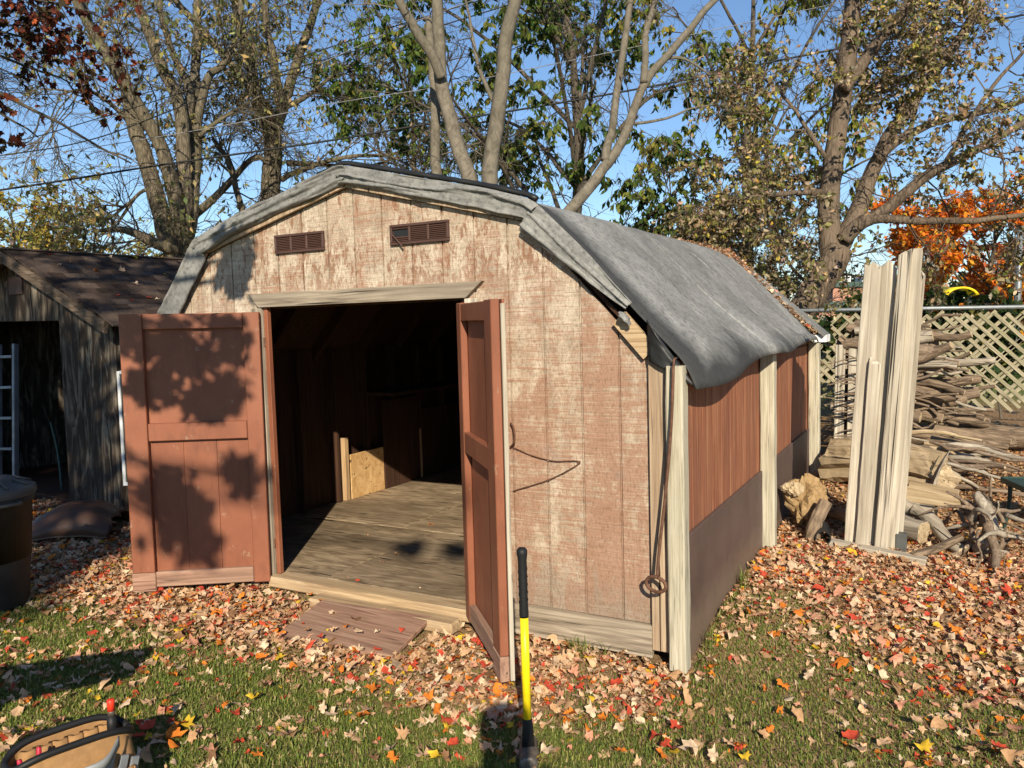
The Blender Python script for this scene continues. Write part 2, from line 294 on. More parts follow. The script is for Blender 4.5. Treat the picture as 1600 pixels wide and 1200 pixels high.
MATS = dict(
    siding=siding(), side=side_siding(), paint=paint(), leaf=leafmat('leaf_colour'), litter=leafmat('dry_leaf_colour', .18, .8), grass=leafmat('grass_colour', .3, .6),
    tarp=tarp_mat('weathered_tarp', (.15, .149, .143), (.32, .318, .305), (.055, .056, .056)),
    hem=tarp_mat('silver_tarp_hem', (.135, .135, .13), (.27, .27, .26), (.065, .065, .063)),
    black=plain('black_plastic', (.018, .019, .02), .45), rubber=plain('black_rubber', (.012, .012, .013), .55),
    greywood=wood('grey_weathered_wood', (.10, .08, .06), (.33, .28, .215), (.52, .46, .37), 2),
    greywood_x=wood('grey_weathered_board', (.09, .07, .05), (.28, .23, .175), (.48, .41, .32), 0),
    greenpost=wood('pale_weathered_post', (.20, .175, .125), (.44, .40, .305), (.58, .54, .43), 2, 75, 2.2, .8, blotch=(.34, .305, .22)),
    trimwood=wood('tan_trim_wood', (.16, .095, .055), (.38, .27, .175), (.55, .43, .30), 2, blotch=(.26, .20, .145)),
    sillwood=wood('worn_sill_wood', (.20, .13, .07), (.46, .33, .19), (.62, .50, .33), 0, blotch=(.30, .20, .12)),
    plank=wood('bleached_plank', (.11, .09, .068), (.42, .37, .295), (.66, .60, .495), 2, 24, .8, .9, blotch=(.30, .26, .20)),
    floor=wood('worn_plywood_floor', (.09, .062, .038), (.28, .205, .13), (.46, .355, .24), 0, 17, 3.5, .5, blotch=(.10, .068, .04)),
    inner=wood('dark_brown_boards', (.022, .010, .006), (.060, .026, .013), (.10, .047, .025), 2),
    ply=wood('raw_plywood', (.34, .19, .07), (.55, .34, .15), (.68, .47, .24), 0, 12, 3., .25, blotch=(.45, .26, .10)),
    stud=wood('raw_stud', (.25, .15, .08), (.42, .27, .14), (.55, .38, .22), 2),
    skirt=skirt_mat(), brownmetal=plain('brown_vent_metal', (.075, .040, .032), .5, var=.15),
    rust=plain('rusty_iron', (.14, .07, .045), .75, .3, .45, 30), ramp=wood('red_brown_ramp', (.13, .065, .045), (.30, .165, .115), (.44, .28, .20), 0, 30, 1.6, blotch=(.25, .17, .12)),
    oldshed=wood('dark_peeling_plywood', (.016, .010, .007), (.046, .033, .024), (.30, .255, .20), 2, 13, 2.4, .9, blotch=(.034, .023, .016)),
    oldtrim=wood('dark_trim', (.04, .028, .02), (.12, .085, .06), (.22, .17, .13), 0), shingle=shingle_mat(),
    can=plain('faded_black_can', (.030, .030, .029), .55, var=.3, scale=6), rubberlid=plain('grey_lid', (.075, .078, .075), .5),
    alu=plain('dull_aluminium', (.24, .255, .275), .55, .5, .3), white=plain('white_metal', (.75, .76, .76), .5), grayplastic=plain('grey_plastic', (.22, .23, .235), .5),
    yellow=plain('yellow_fibreglass', (.80, .60, .012), .35, var=.06, scale=20), steel=plain('worn_steel', (.16, .135, .11), .5, .5, .5, 40),
    canvas=plain('tan_canvas', (.33, .185, .08), .95, var=.2, scale=40), red=plain('red_plastic', (.65, .045, .02), .4, var=.08), green=plain('green_plastic', (.01, .15, .085), .35, var=.08),
    teal=plain('teal_plastic', (.012, .15, .14), .35, var=.08), pink=plain('pink_red_plastic', (.42, .02, .05), .4, var=.08), greenmetal=plain('dark_green_metal', (.025, .055, .045), .5), galv=plain('galvanised_pipe', (.22, .24, .25), .5, .5, .2, 20),
    lattice=wood('mossy_lattice', (.12, .10, .07), (.34, .29, .195), (.50, .44, .31), 2, 60, 3, .3, blotch=(.21, .20, .11)),
    logbark=bark('log_bark', (.05, .035, .024), (.26, .19, .13), 26, 5), loglight=wood('split_log', (.14, .09, .05), (.40, .30, .18), (.60, .48, .32), 2, 26, 1.2, 1., blotch=(.27, .20, .125)),
    stick=wood('dry_stick', (.06, .04, .026), (.19, .135, .092), (.34, .26, .185), 2, 50, 4, .6), rot=wood('rotten_wood', (.13, .075, .032), (.33, .225, .11), (.52, .39, .22), 2, 45, 14, 1., blotch=(.26, .16, .07)),
    bark_ash=bark('furrowed_grey_bark', (.03, .024, .018), (.20, .165, .12), 22, 4, 1., green=(.13, .115, .07)), bark_maple=bark('smooth_grey_bark', (.075, .064, .048), (.215, .187, .148), 10, 7, .35, green=(.12, .11, .08), furrow=0.),
    bark_elm=bark('brown_elm_bark', (.026, .019, .014), (.165, .125, .09), 20, 3.4, 1.), bark_dark=bark('dark_bark', (.03, .025, .02), (.12, .10, .075)),
    brick=plain('far_brick', (.42, .21, .15), .9, var=.12, scale=1), cream=plain('cream_wall', (.62, .55, .40), .9, var=.08), darkgreen=plain('green_fascia', (.06, .10, .085), .8), cable=plain('black_cable', (.015, .015, .016), .6), greycable=plain('grey_cable', (.2, .2, .21), .6),
    yslide=plain('yellow_awning', (.80, .58, .02), .4, var=.05), skin=plain('skin', (.45, .27, .19), .6, var=.05), cloth=plain('dark_jacket', (.03, .035, .05), .9), ground=ground_mat(), glass=plain('dark_glass', (.02, .025, .03), .1, spec=.5),
)

# ------------------------------------------------------------------ ground
def axis_coords(lo, hi, step, far):
    a = list(np.arange(lo, hi+1e-6, step)); d = step
    while a[-1] < far: d *= 1.35; a.append(a[-1]+d)
    d = step
    while a[0] > -far: d *= 1.35; a.insert(0, a[0]-d)
    return np.array(a)
gx_, gy_ = axis_coords(-6, 8, .14, 900), axis_coords(-4, 9, .14, 900)
GX, GY = np.meshgrid(gx_, gy_); GZ = gh(GX, GY); nx, ny = len(gx_), len(gy_)
ii = np.arange(ny-1)[:, None]*nx+np.arange(nx-1)[None]
me = arr_mesh('lawn_ground', np.stack([GX, GY, GZ], -1), np.stack([ii, ii+1, ii+nx+1, ii+nx], -1).reshape(-1, 4), MATS['ground'], smooth=True)
tag(link('ground', me), 'leaf strewn back garden lawn and mulch ground', kind='structure')

# ------------------------------------------------------------------ the barn shed
XC, XL, XR = 1.235, -.577, 3.05; ZE, ZK, ZP = 1.47, 2.175, 2.475; KL, KR = .06, 2.41; DY = 4.2
OX0, OX1, OZ = .515, 2.02, 1.805
shed = thing('barn_shed', 'weathered barn shaped shed with its double doors standing open', 'shed'); shed.rotation_euler = (0, -.0156, 0)
def roofz(x):
    return float(np.interp(x, [XL, KL, XC, KR, XR], [ZE, ZK, ZP, ZK, ZE]))
def columns(mb, x0, x1, zb, y0, y1):                                  # a strip of gable wall under the roof line, around the doorway
    br = sorted({x0, x1, *[b for b in (KL, XC, KR, OX0, OX1) if x0 < b < x1]})
    for a, b in zip(br, br[1:]):
        m = (a+b)/2; z = OZ if OX0 < m < OX1 else zb
        if z >= roofz(m)-.01: continue
        mb.prism([(a, z), (b, z), (b, roofz(b)), (a, roofz(a))], y0, y1)
gr = [.05+.2032*k for k in range(-3, 15)]+[XR]; gr[0] = XL
for a, b in zip(gr, gr[1:]):
    mb = MB(); columns(mb, a+.006, b-.006, .15, 0, .012)
    mb.build('board', MATS['siding'], shed)
mb = MB(); columns(mb, XL, XR, .03, .0125, .03); mb.build('front_sheathing', MATS['siding'], shed)
def part(name, m, args, parent=shed, **k):
    mb = MB(); mb.box(*args, **k); return mb.build(name, MATS[m], parent)
# bottom boards, corner trim, posts
part('bottom_board', 'greywood_x', (2.10, 3.052, -.032, -.001, -.015, .15)); part('bottom_board', 'greywood_x', (XL, .42, -.032, -.001, -.015, .15))
part('corner_trim', 'trimwood', (3.054, 3.148, -.036, -.004, .03, 1.475)); part('corner_trim', 'trimwood', (XL-.09, XL-.002, -.036, -.004, .03, 1.45))
def post(name, x0, x1, y0, y1, z0, z1):
    mb = MB(); n = 9
    for q in range(n):
        a, b = z0+(z1-z0)*q/n, z0+(z1-z0)*(q+1)/n
    P = []
    prof = [(x0+.008, y0), (x1-.008, y0), (x1, y0+.008), (x1, y1-.008), (x1-.008, y1), (x0+.008, y1), (x0, y1-.008), (x0, y0+.008)]
    for q in range(n+1):
        z = z0+(z1-z0)*q/n; P.append([(x+.0018*math.sin(q*2.1+i), y+.0018*math.cos(q*1.7+i*.5), z) for i, (x, y) in enumerate(prof+prof[:1])])
    for r in P: r[-1] = r[0]
    mb.grid(P); mb.add(P[-1][:-1], [list(range(8))]); return mb.build(name, MATS['greenpost'], shed)
post('post', 3.156, 3.240, -.095, -.002, -.03, 1.44); post('post', 3.205, 3.300, 1.83, 1.925, .05, 1.42); post('post', 3.21, 3.305, 3.98, 4.075, .15, 1.40)
# long walls
for k in range(21):
    a = .004+.2*k; b = min(a+.195, DY)
    mb = MB(); mb.box(3.186, 3.199, a, b, .50, 1.46, .002); mb.build('side_board', MATS['side'], shed)
part('side_sheathing', 'side', (3.165, 3.1855, .002, DY, .0, 1.46))
sk = part('skirt_panel', 'skirt', (3.2, 3.222, .0, 1.826, -.02, .605)); part('skirt_panel', 'skirt', (3.2, 3.222, 1.93, 3.976, .0, .615))
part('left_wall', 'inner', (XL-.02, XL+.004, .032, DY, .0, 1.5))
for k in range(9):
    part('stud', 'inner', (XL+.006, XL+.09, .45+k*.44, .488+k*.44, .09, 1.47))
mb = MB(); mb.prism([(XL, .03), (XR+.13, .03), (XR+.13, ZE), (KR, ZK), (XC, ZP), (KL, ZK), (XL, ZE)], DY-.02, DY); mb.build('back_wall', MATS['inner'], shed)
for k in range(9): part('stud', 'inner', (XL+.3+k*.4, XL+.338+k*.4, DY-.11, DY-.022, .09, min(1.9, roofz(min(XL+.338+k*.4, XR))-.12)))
# roof deck and rafters
def slab(name, m, a, b, y0, y1, th, parent=shed, off=0.):
    dx, dz = b[0]-a[0], b[1]-a[1]; L = math.hypot(dx, dz); n = (-dz/L, dx/L)
    P = [(a[0]+n[0]*off, a[1]+n[1]*off), (b[0]+n[0]*off, b[1]+n[1]*off), (b[0]+n[0]*(off+th), b[1]+n[1]*(off+th)), (a[0]+n[0]*(off+th), a[1]+n[1]*(off+th))]
    mb = MB(); mb.prism(P, y0, y1); return mb.build(name, MATS[m], parent)
PRF = [(XL-.14, ZE-.13), (KL, ZK+.012), (XC, ZP+.012), (KR, ZK+.012), (XR+.14, ZE-.10)]
for a, b in zip(PRF, PRF[1:]): slab('roof_deck', 'inner', a, b, -.012, 4.40, .02)
for k in range(7):
    y = .4+.6*k
    for a, b in zip(PRF, PRF[1:]): slab('rafter', 'inner', a, b, y, y+.038, -.085, off=-.002)
# gable fascia: bare cedar strip and end board
slab('fascia_board', 'trimwood', (XC, ZP+.02), (KR+.02, ZK+.02), -.036, -.014, .075, off=-.02)
slab('fascia_board', 'trimwood', (XL-.02, ZE-.03), (KL-.02, ZK+.01), -.036, -.014, .075, off=-.02); slab('fascia_board', 'trimwood', (KL, ZK+.02), (XC, ZP+.02), -.036, -.014, .075, off=-.02)
slab('fascia_board', 'sillwood', (2.90, ZK+.01-(2.90-KR)*1.06), (XR+.005, ZE+.02), -.038, -.014, .085, off=-.03)
# rear roof edge
slab('roof_edge', 'hem', (KR, ZK+.06), (XR+.25, ZE-.04), 4.16, 4.43, .03, off=.03); slab('roof_edge', 'hem', (XC, ZP+.03), (KR, ZK+.06), 4.10, 4.43, .03, off=.03)
part('drip_edge', 'white', (3.22, 3.34, 4.20, 4.47, 1.40, 1.47))
# doorway
mb = MB(); mb.prism([(.415, OZ+.085), (.50, OZ), (2.035, OZ), (2.14, OZ+.085)], -.034, -.002); mb.build('lintel', MATS['greywood_x'], shed)
part('casing', 'greywood', (.425, .512, -.03, -.002, .04, 1.80)); part('casing', 'plank', (2.024, 2.105, -.03, -.002, .04, 1.80))
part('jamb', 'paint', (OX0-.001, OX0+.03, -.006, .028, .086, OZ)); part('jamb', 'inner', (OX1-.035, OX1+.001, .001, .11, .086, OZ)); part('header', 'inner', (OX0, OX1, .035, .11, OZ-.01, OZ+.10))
part('sill', 'sillwood', (.50, 2.06, -.075, .06, .012, .083), c=.012)
part('step_beam', 'sillwood', (.95, 1.98, -.20, -.08, -.02, .045), c=.01)
# floor of plywood sheets
for i, (a, b) in enumerate(((.062, 1.27), (1.276, 2.49), (2.496, 4.17))):
    for c, d in ((XL+.01, .87-.3*i), (.876-.3*i, 2.1-.2*i), (2.106-.2*i, 3.15)):
        part('floor_panel', 'floor', (c, d, a, b, .045, .081+.002*(i % 2)))
# inside: shelf, leaning plywood, studs on the left wall lit by the sun
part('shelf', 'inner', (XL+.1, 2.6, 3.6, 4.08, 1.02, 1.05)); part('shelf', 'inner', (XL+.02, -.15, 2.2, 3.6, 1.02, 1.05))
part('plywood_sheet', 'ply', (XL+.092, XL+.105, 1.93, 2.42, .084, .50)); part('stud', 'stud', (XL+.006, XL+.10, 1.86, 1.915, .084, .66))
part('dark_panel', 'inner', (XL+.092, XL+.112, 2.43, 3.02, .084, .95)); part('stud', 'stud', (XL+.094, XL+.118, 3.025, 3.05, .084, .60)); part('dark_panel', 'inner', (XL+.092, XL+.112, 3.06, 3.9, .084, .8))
part('stud', 'stud', (1.35, 1.39, 4.0, 4.09, .084, 1.0))
# vents
def vent(x0, z0, broken):
    v = part('vent', 'brownmetal', (x0, x0+.395, -.006, -.001, z0, z0+.115), c=.001)
    for a in ((x0, x0+.395, z0, z0+.016), (x0, x0+.395, z0+.099, z0+.115)): part('frame_bar', 'brownmetal', (a[0], a[1], -.02, -.0065, a[2], a[3]), v)
    for q in range(4): part('frame_bar', 'brownmetal', (x0+q*.1265, x0+q*.1265+.0155, -.0195, -.0065, z0+.0165, z0+.0985), v)
    for q in range(3):
        mb = MB()
        for s in range(8):
            if broken and q == 0 and 3 <= s <= 6: continue
            z = z0+.019+s*.0100; xa = x0+q*.1265+.016
            mb.add([(xa, -.017, z), (xa+.110, -.017, z), (xa+.110, -.008, z+.0085), (xa, -.008, z+.0085), (xa, -.0155, z-.001), (xa+.110, -.0155, z-.001), (xa+.110, -.0075, z+.0068), (xa, -.0075, z+.0068)],
                   [[0, 1, 2, 3], [7, 6, 5, 4], [0, 4, 5, 1], [2, 6, 7, 3]])
        o = mb.build('louver', MATS['brownmetal'], v); tag(o, None, kind='stuff')
    if broken:
        part('hole_shade', 'black', (x0+.02, x0+.12, -.0072, -.0062, z0+.048, z0+.090), v, c=.0003)  # black sheet painted in for the shade behind the missing slats
        mb = MB(); mb.tube([(x0+.02, -.02, z0+.06), (x0+.06, -.03, z0+.025), (x0+.10, -.035, z0-.012)], .005, 5); mb.build('hanging_slat', MATS['brownmetal'], v)
    return v
vent(.648, 2.128, False); vent(1.535, 2.118, True)
# doors
def door(hx, hy, ang, w, sgn, sag, wood_edge):
    d = MB(); d.box(0, w, -.012, .0, 0, 1.72, .002); o = d.build('door', MATS['paint'], shed)
    o.matrix_local = Matrix.Translation((hx, hy, .055)) @ Matrix.Rotation(ang, 4, 'Z') @ Matrix.Rotation(sag, 4, 'Y')
    def dp(n, m, a, c=.004):
        x0, x1, y0, y1, z0, z1 = a
        if sgn < 0: y0, y1 = -y1-.012, -y0-.012
        return part(n, m, (x0, x1, y0, y1, z0, z1), o, c=c)
    for k in range(3):
        g = (w-.23)/3; dp('board', 'paint', (.098+k*g+.0006, .098+(k+1)*g-.0006, .0005, .009+.001*(k % 2), .09, .935), .001)
    dp('upper_panel', 'paint', (.098, w-.13, .0005, .009, 1.035, 1.63), .001)
    dp('stile', 'paint', (.0, .10, .0105, .048, .0, 1.72)); dp('stile', 'paint', (w-.135, w, .0105, .052, .10, 1.72)); dp('stile_foot', 'ramp', (w-.138, w+.004, .0105, .055, -.02, .0985))
    dp('rail', 'paint', (.102, w-.137, .0105, .046, 1.625, 1.715)); dp('rail', 'paint', (.102, w-.137, .0105, .046, .93, 1.04)); dp('rail', 'ramp', (.102, w-.137, .0105, .046, .005, .10))
    dp(wood_edge[0], wood_edge[1], (w-.004, w+.012, -.012, .008, -.015, 1.70), .002)
    for z in (.2, 1.5): dp('hinge', 'rust', (-.03, .05, -.019, -.0125, z, z+.06), .001)
    return o
dl = door(.50, -.04, R_(215.4), .835, 1, R_(-.5), ('edge_strip', 'paint')); tag(dl, 'left hand rust red door leaf swung wide open')
dr = door(2.045, -.04, R_(-46.5), .80, -1, R_(.4), ('edge_strip', 'plank')); tag(dr, 'rust red door leaf seen almost edge on')
# chain loop hung from a nail, hook handle
def rp(x, y, Y): p = aty(x, y, Y); return (p[0]+.0156*p[2], p[1], p[2])
mb = MB(); P = crom([rp(800, 708, -.012), rp(830, 722, -.012), rp(865, 732, -.012), rp(905, 735, -.012), rp(860, 760, -.012), rp(802, 777, -.012)], 60)
mb.tube(P, .0032, 5, rough=.5); mb.build('door_chain', MATS['rust'], shed)
mb = MB(); mb.lathe([(0, -.004), (.008, -.004), (.008, .004), (0, .004)], 8, (0, 0, 0)); o = mb.build('chain_nail', MATS['rust'], shed); p = rp(905, 735, -.012); o.location = p; o.rotation_euler = (R_(90), 0, 0)
mb = MB(); mb.tube(crom([rp(798, 672, -.012), rp(803, 680, -.04), rp(804, 700, -.04), rp(798, 709, -.012)], 14), .006, 6); mb.build('door_pull', MATS['rust'], shed)

# ------------------------------------------------------------------ tarp over the roof
tarp = thing('roof_tarp', 'faded grey tarpaulin draped over the barn shed roof', 'tarp'); tarp.rotation_euler = shed.rotation_euler
def nrm2(a, b):
    dx, dz = b[0]-a[0], b[1]-a[1]; L = math.hypot(dx, dz); return (-dz/L, dx/L)
OUT = [(-.78, 1.36), (-.42, 1.78), (-.02, 2.265), (.30, 2.37), (1.235, 2.595), (2.18, 2.365), (2.46, 2.28), (2.76, 1.99), (3.04, 1.68), (3.20, 1.51), (3.285, 1.42), (3.305, 1.36)]
def resample(P, n):
    P = np.array(P); d = np.r_[0, np.cumsum(np.hypot(*np.diff(P, axis=0).T))]; t = np.linspace(0, d[-1], n)
    return np.stack([np.interp(t, d, P[:, 0]), np.interp(t, d, P[:, 1])], 1), t
PR, TT = resample(OUT, 150); PRs = PR.copy()
for _ in range(2): PRs[1:-1] = .25*PRs[:-2]+.5*PRs[1:-1]+.25*PRs[2:]
NR = np.gradient(PRs, axis=0); NR = np.stack([-NR[:, 1], NR[:, 0]], 1); NR /= np.linalg.norm(NR, axis=1)[:, None]
P = []
CRS = (1.58, 2.45, 3.05); ys = np.unique(np.r_[np.linspace(-.04, 4.16, 120), [c+d for c in CRS for d in (-.018, -.010, -.005, 0, .005, .010, .018)]])
for i, (q, n, t) in enumerate(zip(PRs, NR, TT)):
    row = []; rgt = float(sstep(2.4, 2.6, q[0])); low = float(sstep(2.85, 3.25, q[0]))
    for y in ys:
        sag = -.025*math.sin(y*5.2)**2*(1-.5*rgt)*.25
        w = .020*(fnoise(t*1.3, y*1.0+t*.5, 5)-.45)+.006*(fnoise(t*3+y*1.5, y*5, 9)-.45)-.008*(1-abs(2*fnoise(t*.5+y*.3, y*1.5-t*.35, 19, 2)-.75))**14
        crease = -.008*sum(math.exp(-((y-c)/.006)**2) for c in CRS)
        bil = .045*low*math.sin(min(1, (y+.1)/4.2)*math.pi)**.6
        d = sag+w+crease*rgt*1.6+bil
        x, z = q[0]+n[0]*d, q[1]+n[1]*d
        hang = float(sstep(3.22, 3.305, q[0]))
        z += hang*(.06*float(sstep(.3, 3.2, y))-.03*float(sstep(.9, .0, y))-.02*math.sin(y*3.3)) ; x += hang*.02*math.sin(y*4.1)
        if y < 0: x -= n[0]*.012; z -= n[1]*.012
        row.append((x, y+.02*math.sin(t*5)*(y > 4), z))
    P.append(row)
mb = MB(); mb.grid(P); o = mb.build('sheet', MATS['tarp'], tarp, True, True)
so_ = o.modifiers.new('thick', 'SOLIDIFY'); so_.thickness = .006
# hem folded down over the gable end, in crumpled rolls
def hem(i0, i1, width, mat_, seed, yb):
    H = []; m = 26; idx = np.linspace(i0, i1, int((i1-i0)*4))
    for i in idx:
        q = np.array([np.interp(i, range(150), PRs[:, 0]), np.interp(i, range(150), PRs[:, 1])]); n = np.array([np.interp(i, range(150), NR[:, 0]), np.interp(i, range(150), NR[:, 1])]); n /= np.linalg.norm(n)
        t = float(np.interp(i, range(150), TT)); row = []
        wd = width(i) if callable(width) else width
        for j in range(m):
            s = j/(m-1); a = .004-wd*s
            wv = 1.9*fnoise(t*.7+seed, s*1.2, seed)+.9*fnoise(t*2.4, s*2.5, seed+3)
            amp = .3+1.1*fnoise(t*1.7+9, s*1.5, seed+5)
            fold = .030*amp*(1-abs(math.sin(1.35*math.pi*(s*1.05+wv))))**2.2+.006*fnoise(t*14, s*7+t*6., seed+7)
            y = yb-.004-.008*math.sin(math.pi*min(1, s*1.02))**.5-fold+.010*(s > .96)
            a += .026*(fnoise(t*4, s*2, seed+8)-.45)*s
            row.append((q[0]+n[0]*a, y, q[1]+n[1]*a))
        H.append(row)
    b = MB(); b.grid(H); ob = b.build('hem', MATS[mat_], tarp, True, True); ob.modifiers.new('t', 'SOLIDIFY').thickness = .004; return ob
kL, kP, kR = [int(np.argmin(abs(PR[:, 0]-x))) for x in (-.02, 1.235, 2.46)]; kE = int(np.argmin(abs(PR[:, 0]-2.98)))
hem(3, kL+1, .15, 'hem', 1, -.041); hem(kL-1, kP+1, lambda i: .112-.012*(i-kL)/(kP-kL), 'hem', 4, -.044)
hem(kP-1, kR+1, .10, 'hem', 6, -.042); hem(kR-1, kE, lambda i: .155-.105*((i-kR)/(kE-kR))**1.4, 'hem', 11, -.041)
# black rolled edge on the right of the ridge, black corner flap
mb = MB(); mb.tube([(q[0]+n[0]*.02, -.028+.010*math.sin(i*.8), q[1]+n[1]*.02) for i, (q, n) in enumerate(zip(PRs[kP-6:kR+1], NR[kP-6:kR+1]))], .015, 7, rough=.3); mb.build('rolled_edge', MATS['black'], tarp, True)
F_ = []
for s in np.linspace(0, 1, 16):
    a = np.array([3.06+.01*s, 1.66-.20*s]); b = np.array([3.10+.19*s, 1.62-.27*s]); F_.append([(a[0]+(b[0]-a[0])*t, -.05-.03*math.sin(3*t+2*s)*t-.02*fnoise(t*4, s*5, 2), a[1]+(b[1]-a[1])*t-.02*t*t) for t in np.linspace(0, 1, 12)])
mb = MB(); mb.grid(F_); o = mb.build('corner_flap', MATS['black'], tarp, True); o.modifiers.new('t', 'SOLIDIFY').thickness = .004
mb = MB(); mb.tube(crom([(2.93, -.07, 1.70), (2.965, -.085, 1.665), (2.985, -.08, 1.635)], 8), [.010, .018, .020, .019, .016, .013, .010, .004], 9, rough=.9, flat=.35); mb.build('torn_end', MATS['hem'], tarp, True)

# ------------------------------------------------------------------ the dark shed next door
old = thing('garden_shed', 'dark peeling gable shed with a brown shingle roof, doorway open', 'shed', (-3.62, .86, 0), R_(-4))
OW, OE, OP, OD = 1.52, 1.80, 2.42, 3.3                               # half width, eave, peak, depth
def oz(x): return OP-.04-(OP-OE)/OW*abs(x)*.98
def ocol(mb, a, b, zb, y0, y1):
    br = sorted({a, b, *([0.] if a < 0 < b else [])})
    for p, q in zip(br, br[1:]): mb.prism([(p, zb), (q, zb), (q, oz(q)), (p, oz(p))], y0, y1)
DX0, DX1, DZ = -.75, .66, 1.76
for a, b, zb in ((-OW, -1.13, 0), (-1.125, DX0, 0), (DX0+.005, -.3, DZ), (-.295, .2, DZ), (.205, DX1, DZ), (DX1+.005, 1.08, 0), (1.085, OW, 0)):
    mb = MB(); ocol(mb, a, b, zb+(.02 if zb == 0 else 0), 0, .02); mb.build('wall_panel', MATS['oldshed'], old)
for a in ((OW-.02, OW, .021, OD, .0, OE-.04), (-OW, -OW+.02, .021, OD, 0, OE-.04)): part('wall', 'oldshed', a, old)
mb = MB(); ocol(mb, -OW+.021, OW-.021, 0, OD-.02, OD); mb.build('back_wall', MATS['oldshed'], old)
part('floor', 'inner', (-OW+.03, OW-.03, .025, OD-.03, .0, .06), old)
part('vent', 'brownmetal', (-.18, .07, -.018, -.001, 2.02, 2.19), old); part('doorway_edge', 'oldshed', (DX1-.03, DX1, .021, .06, .02, DZ), old)
ang = math.atan2(OP-OE, OW)
for s in (-1, 1):
    A = (0, OP) if s > 0 else (-OW-.16, OP-(OP-OE)/OW*(OW+.16)); B = (OW+.16, OP-(OP-OE)/OW*(OW+.16)) if s > 0 else (0, OP)
    slab('roof_deck', 'oldtrim', A, B, -.12, OD+.1, .015, old)
    slab('rake_board', 'oldtrim', A, B, -.15, -.121, .11, old, off=-.10)
    slab('rake_trim', 'oldtrim', A, B, -.165, -.151, .045, old, off=-.035)
shm = MB(); shm.box(0, .146, 0, .30, -.007, .007, .001); shm = shm.build('shingle', MATS['shingle'], old); shmesh = shm.data; bpy.data.objects.remove(shm)
slope = math.hypot(OW+.16, (OP-OE)/OW*(OW+.16)); nrow = int(slope/.135); rg = random.Random(3)
for r in range(nrow):
    for c in range(22):
        y = -.16+c*.154+(r % 2)*.077+rg.uniform(-.004, .004)
        d = slope-.16-r*.135
        if d < .0: continue
        o = link('shingle', shmesh, old); th = ang
        x = d*math.cos(ang); z = OP-d*math.sin(ang)
        o.matrix_local = Matrix.Translation((x, y, z+.042+rg.uniform(0, .004))) @ Matrix.Rotation(ang+R_(4.2)+rg.uniform(-.012, .03), 4, 'Y') @ Matrix.Rotation(R_(90), 4, 'Z') @ Matrix.Scale(-1, 4, (0, 1, 0))
part('ridge_cap', 'shingle', (-.10, .10, -.17, OD+.12, OP+.016, OP+.036), old, c=.012)
# things inside and beside the dark shed
def sloc(x, y, z): return tuple(old.matrix_basis @ Vector((x, y, z)))
lp = at(22, 785, 7.25); lad = thing('aluminium_ladder', 'pale aluminium step ladder standing inside the dark doorway', 'ladder', (lp[0], lp[1], .06)); lad.rotation_euler = (R_(-6), R_(-1), R_(20))
for x in (-.17, .0):
    part('side_rail', 'alu', (x, x+.025, -.03, .03, 0, 1.5), lad)
for k in range(5): part('step', 'alu', (-.143, -.002, -.035, .035, .25+k*.28, .275+k*.28), lad)
pot = MB(); pot.lathe([(.0, .0), (.07, .0), (.095, .05), (.105, .12), (.085, .18), (.05, .20), (.0, .20)], 20); o = pot.build('red_can', MATS['red'], None, True); o.location = sloc(.38, .42, .062)
tag(o, 'small red container on the floor of the dark doorway', 'container')
hose = MB(); hose.tube(crom([sloc(.02, .2, .75), sloc(.12, .2, .45), sloc(.25, .15, .09)], 12), .014, 6); tag(hose.build('green_tool_handle', MATS['greenmetal'], None, True), 'dark green tool handle leaning inside the dark doorway', 'handle')
wf = thing('window_sash', 'white framed glass sash leaning behind the open red door', 'window', sloc(1.72, -.10, -.13), R_(-4)); wf.rotation_euler = (R_(-4), R_(-7), R_(-4))
for a in ((0, .03, 0, .03, .45, 1.45), (.47, .5, 0, .03, .45, 1.45), (.031, .469, 0, .03, 1.42, 1.45), (.031, .469, 0, .03, .45, .48)): part('sash_bar', 'white', a, wf)
part('pane', 'glass', (.031, .469, .012, .018, .481, 1.419), wf, c=.0005)
# curved brown shell lying by the doorway
sh = thing('curved_brown_shell', 'brown moulded plastic shell lying upturned by the dark shed doorway', 'plastic shell', (-1.95, .18, 0), R_(35)); P = []
for i in range(22):
    s = i/21; x = -.42+.80*s; top = .06+.20*sstep(0, .55, s)-.10*sstep(.75, 1, s)
    P.append([(x+.02*math.sin(j), -.26+.52*j/17, max(.01, float(top)*(1-.75*abs(2*j/17-1)**4)-.02*(abs(2*j/17-1) < .15))) for j in range(18)])
mb = MB(); mb.grid(P); o = mb.build('shell', plain('brown_plastic', (.095, .05, .033), .42, var=.2), sh, True); o.modifiers.new('t', 'SOLIDIFY').thickness = .012
mb = MB(); mb.tube([P[i][0] for i in range(22)], .012, 6); mb.build('rim', MATS['skirt'], sh, True); mb = MB(); mb.tube([P[i][-1] for i in range(22)], .012, 6); mb.build('rim', MATS['skirt'], sh, True)

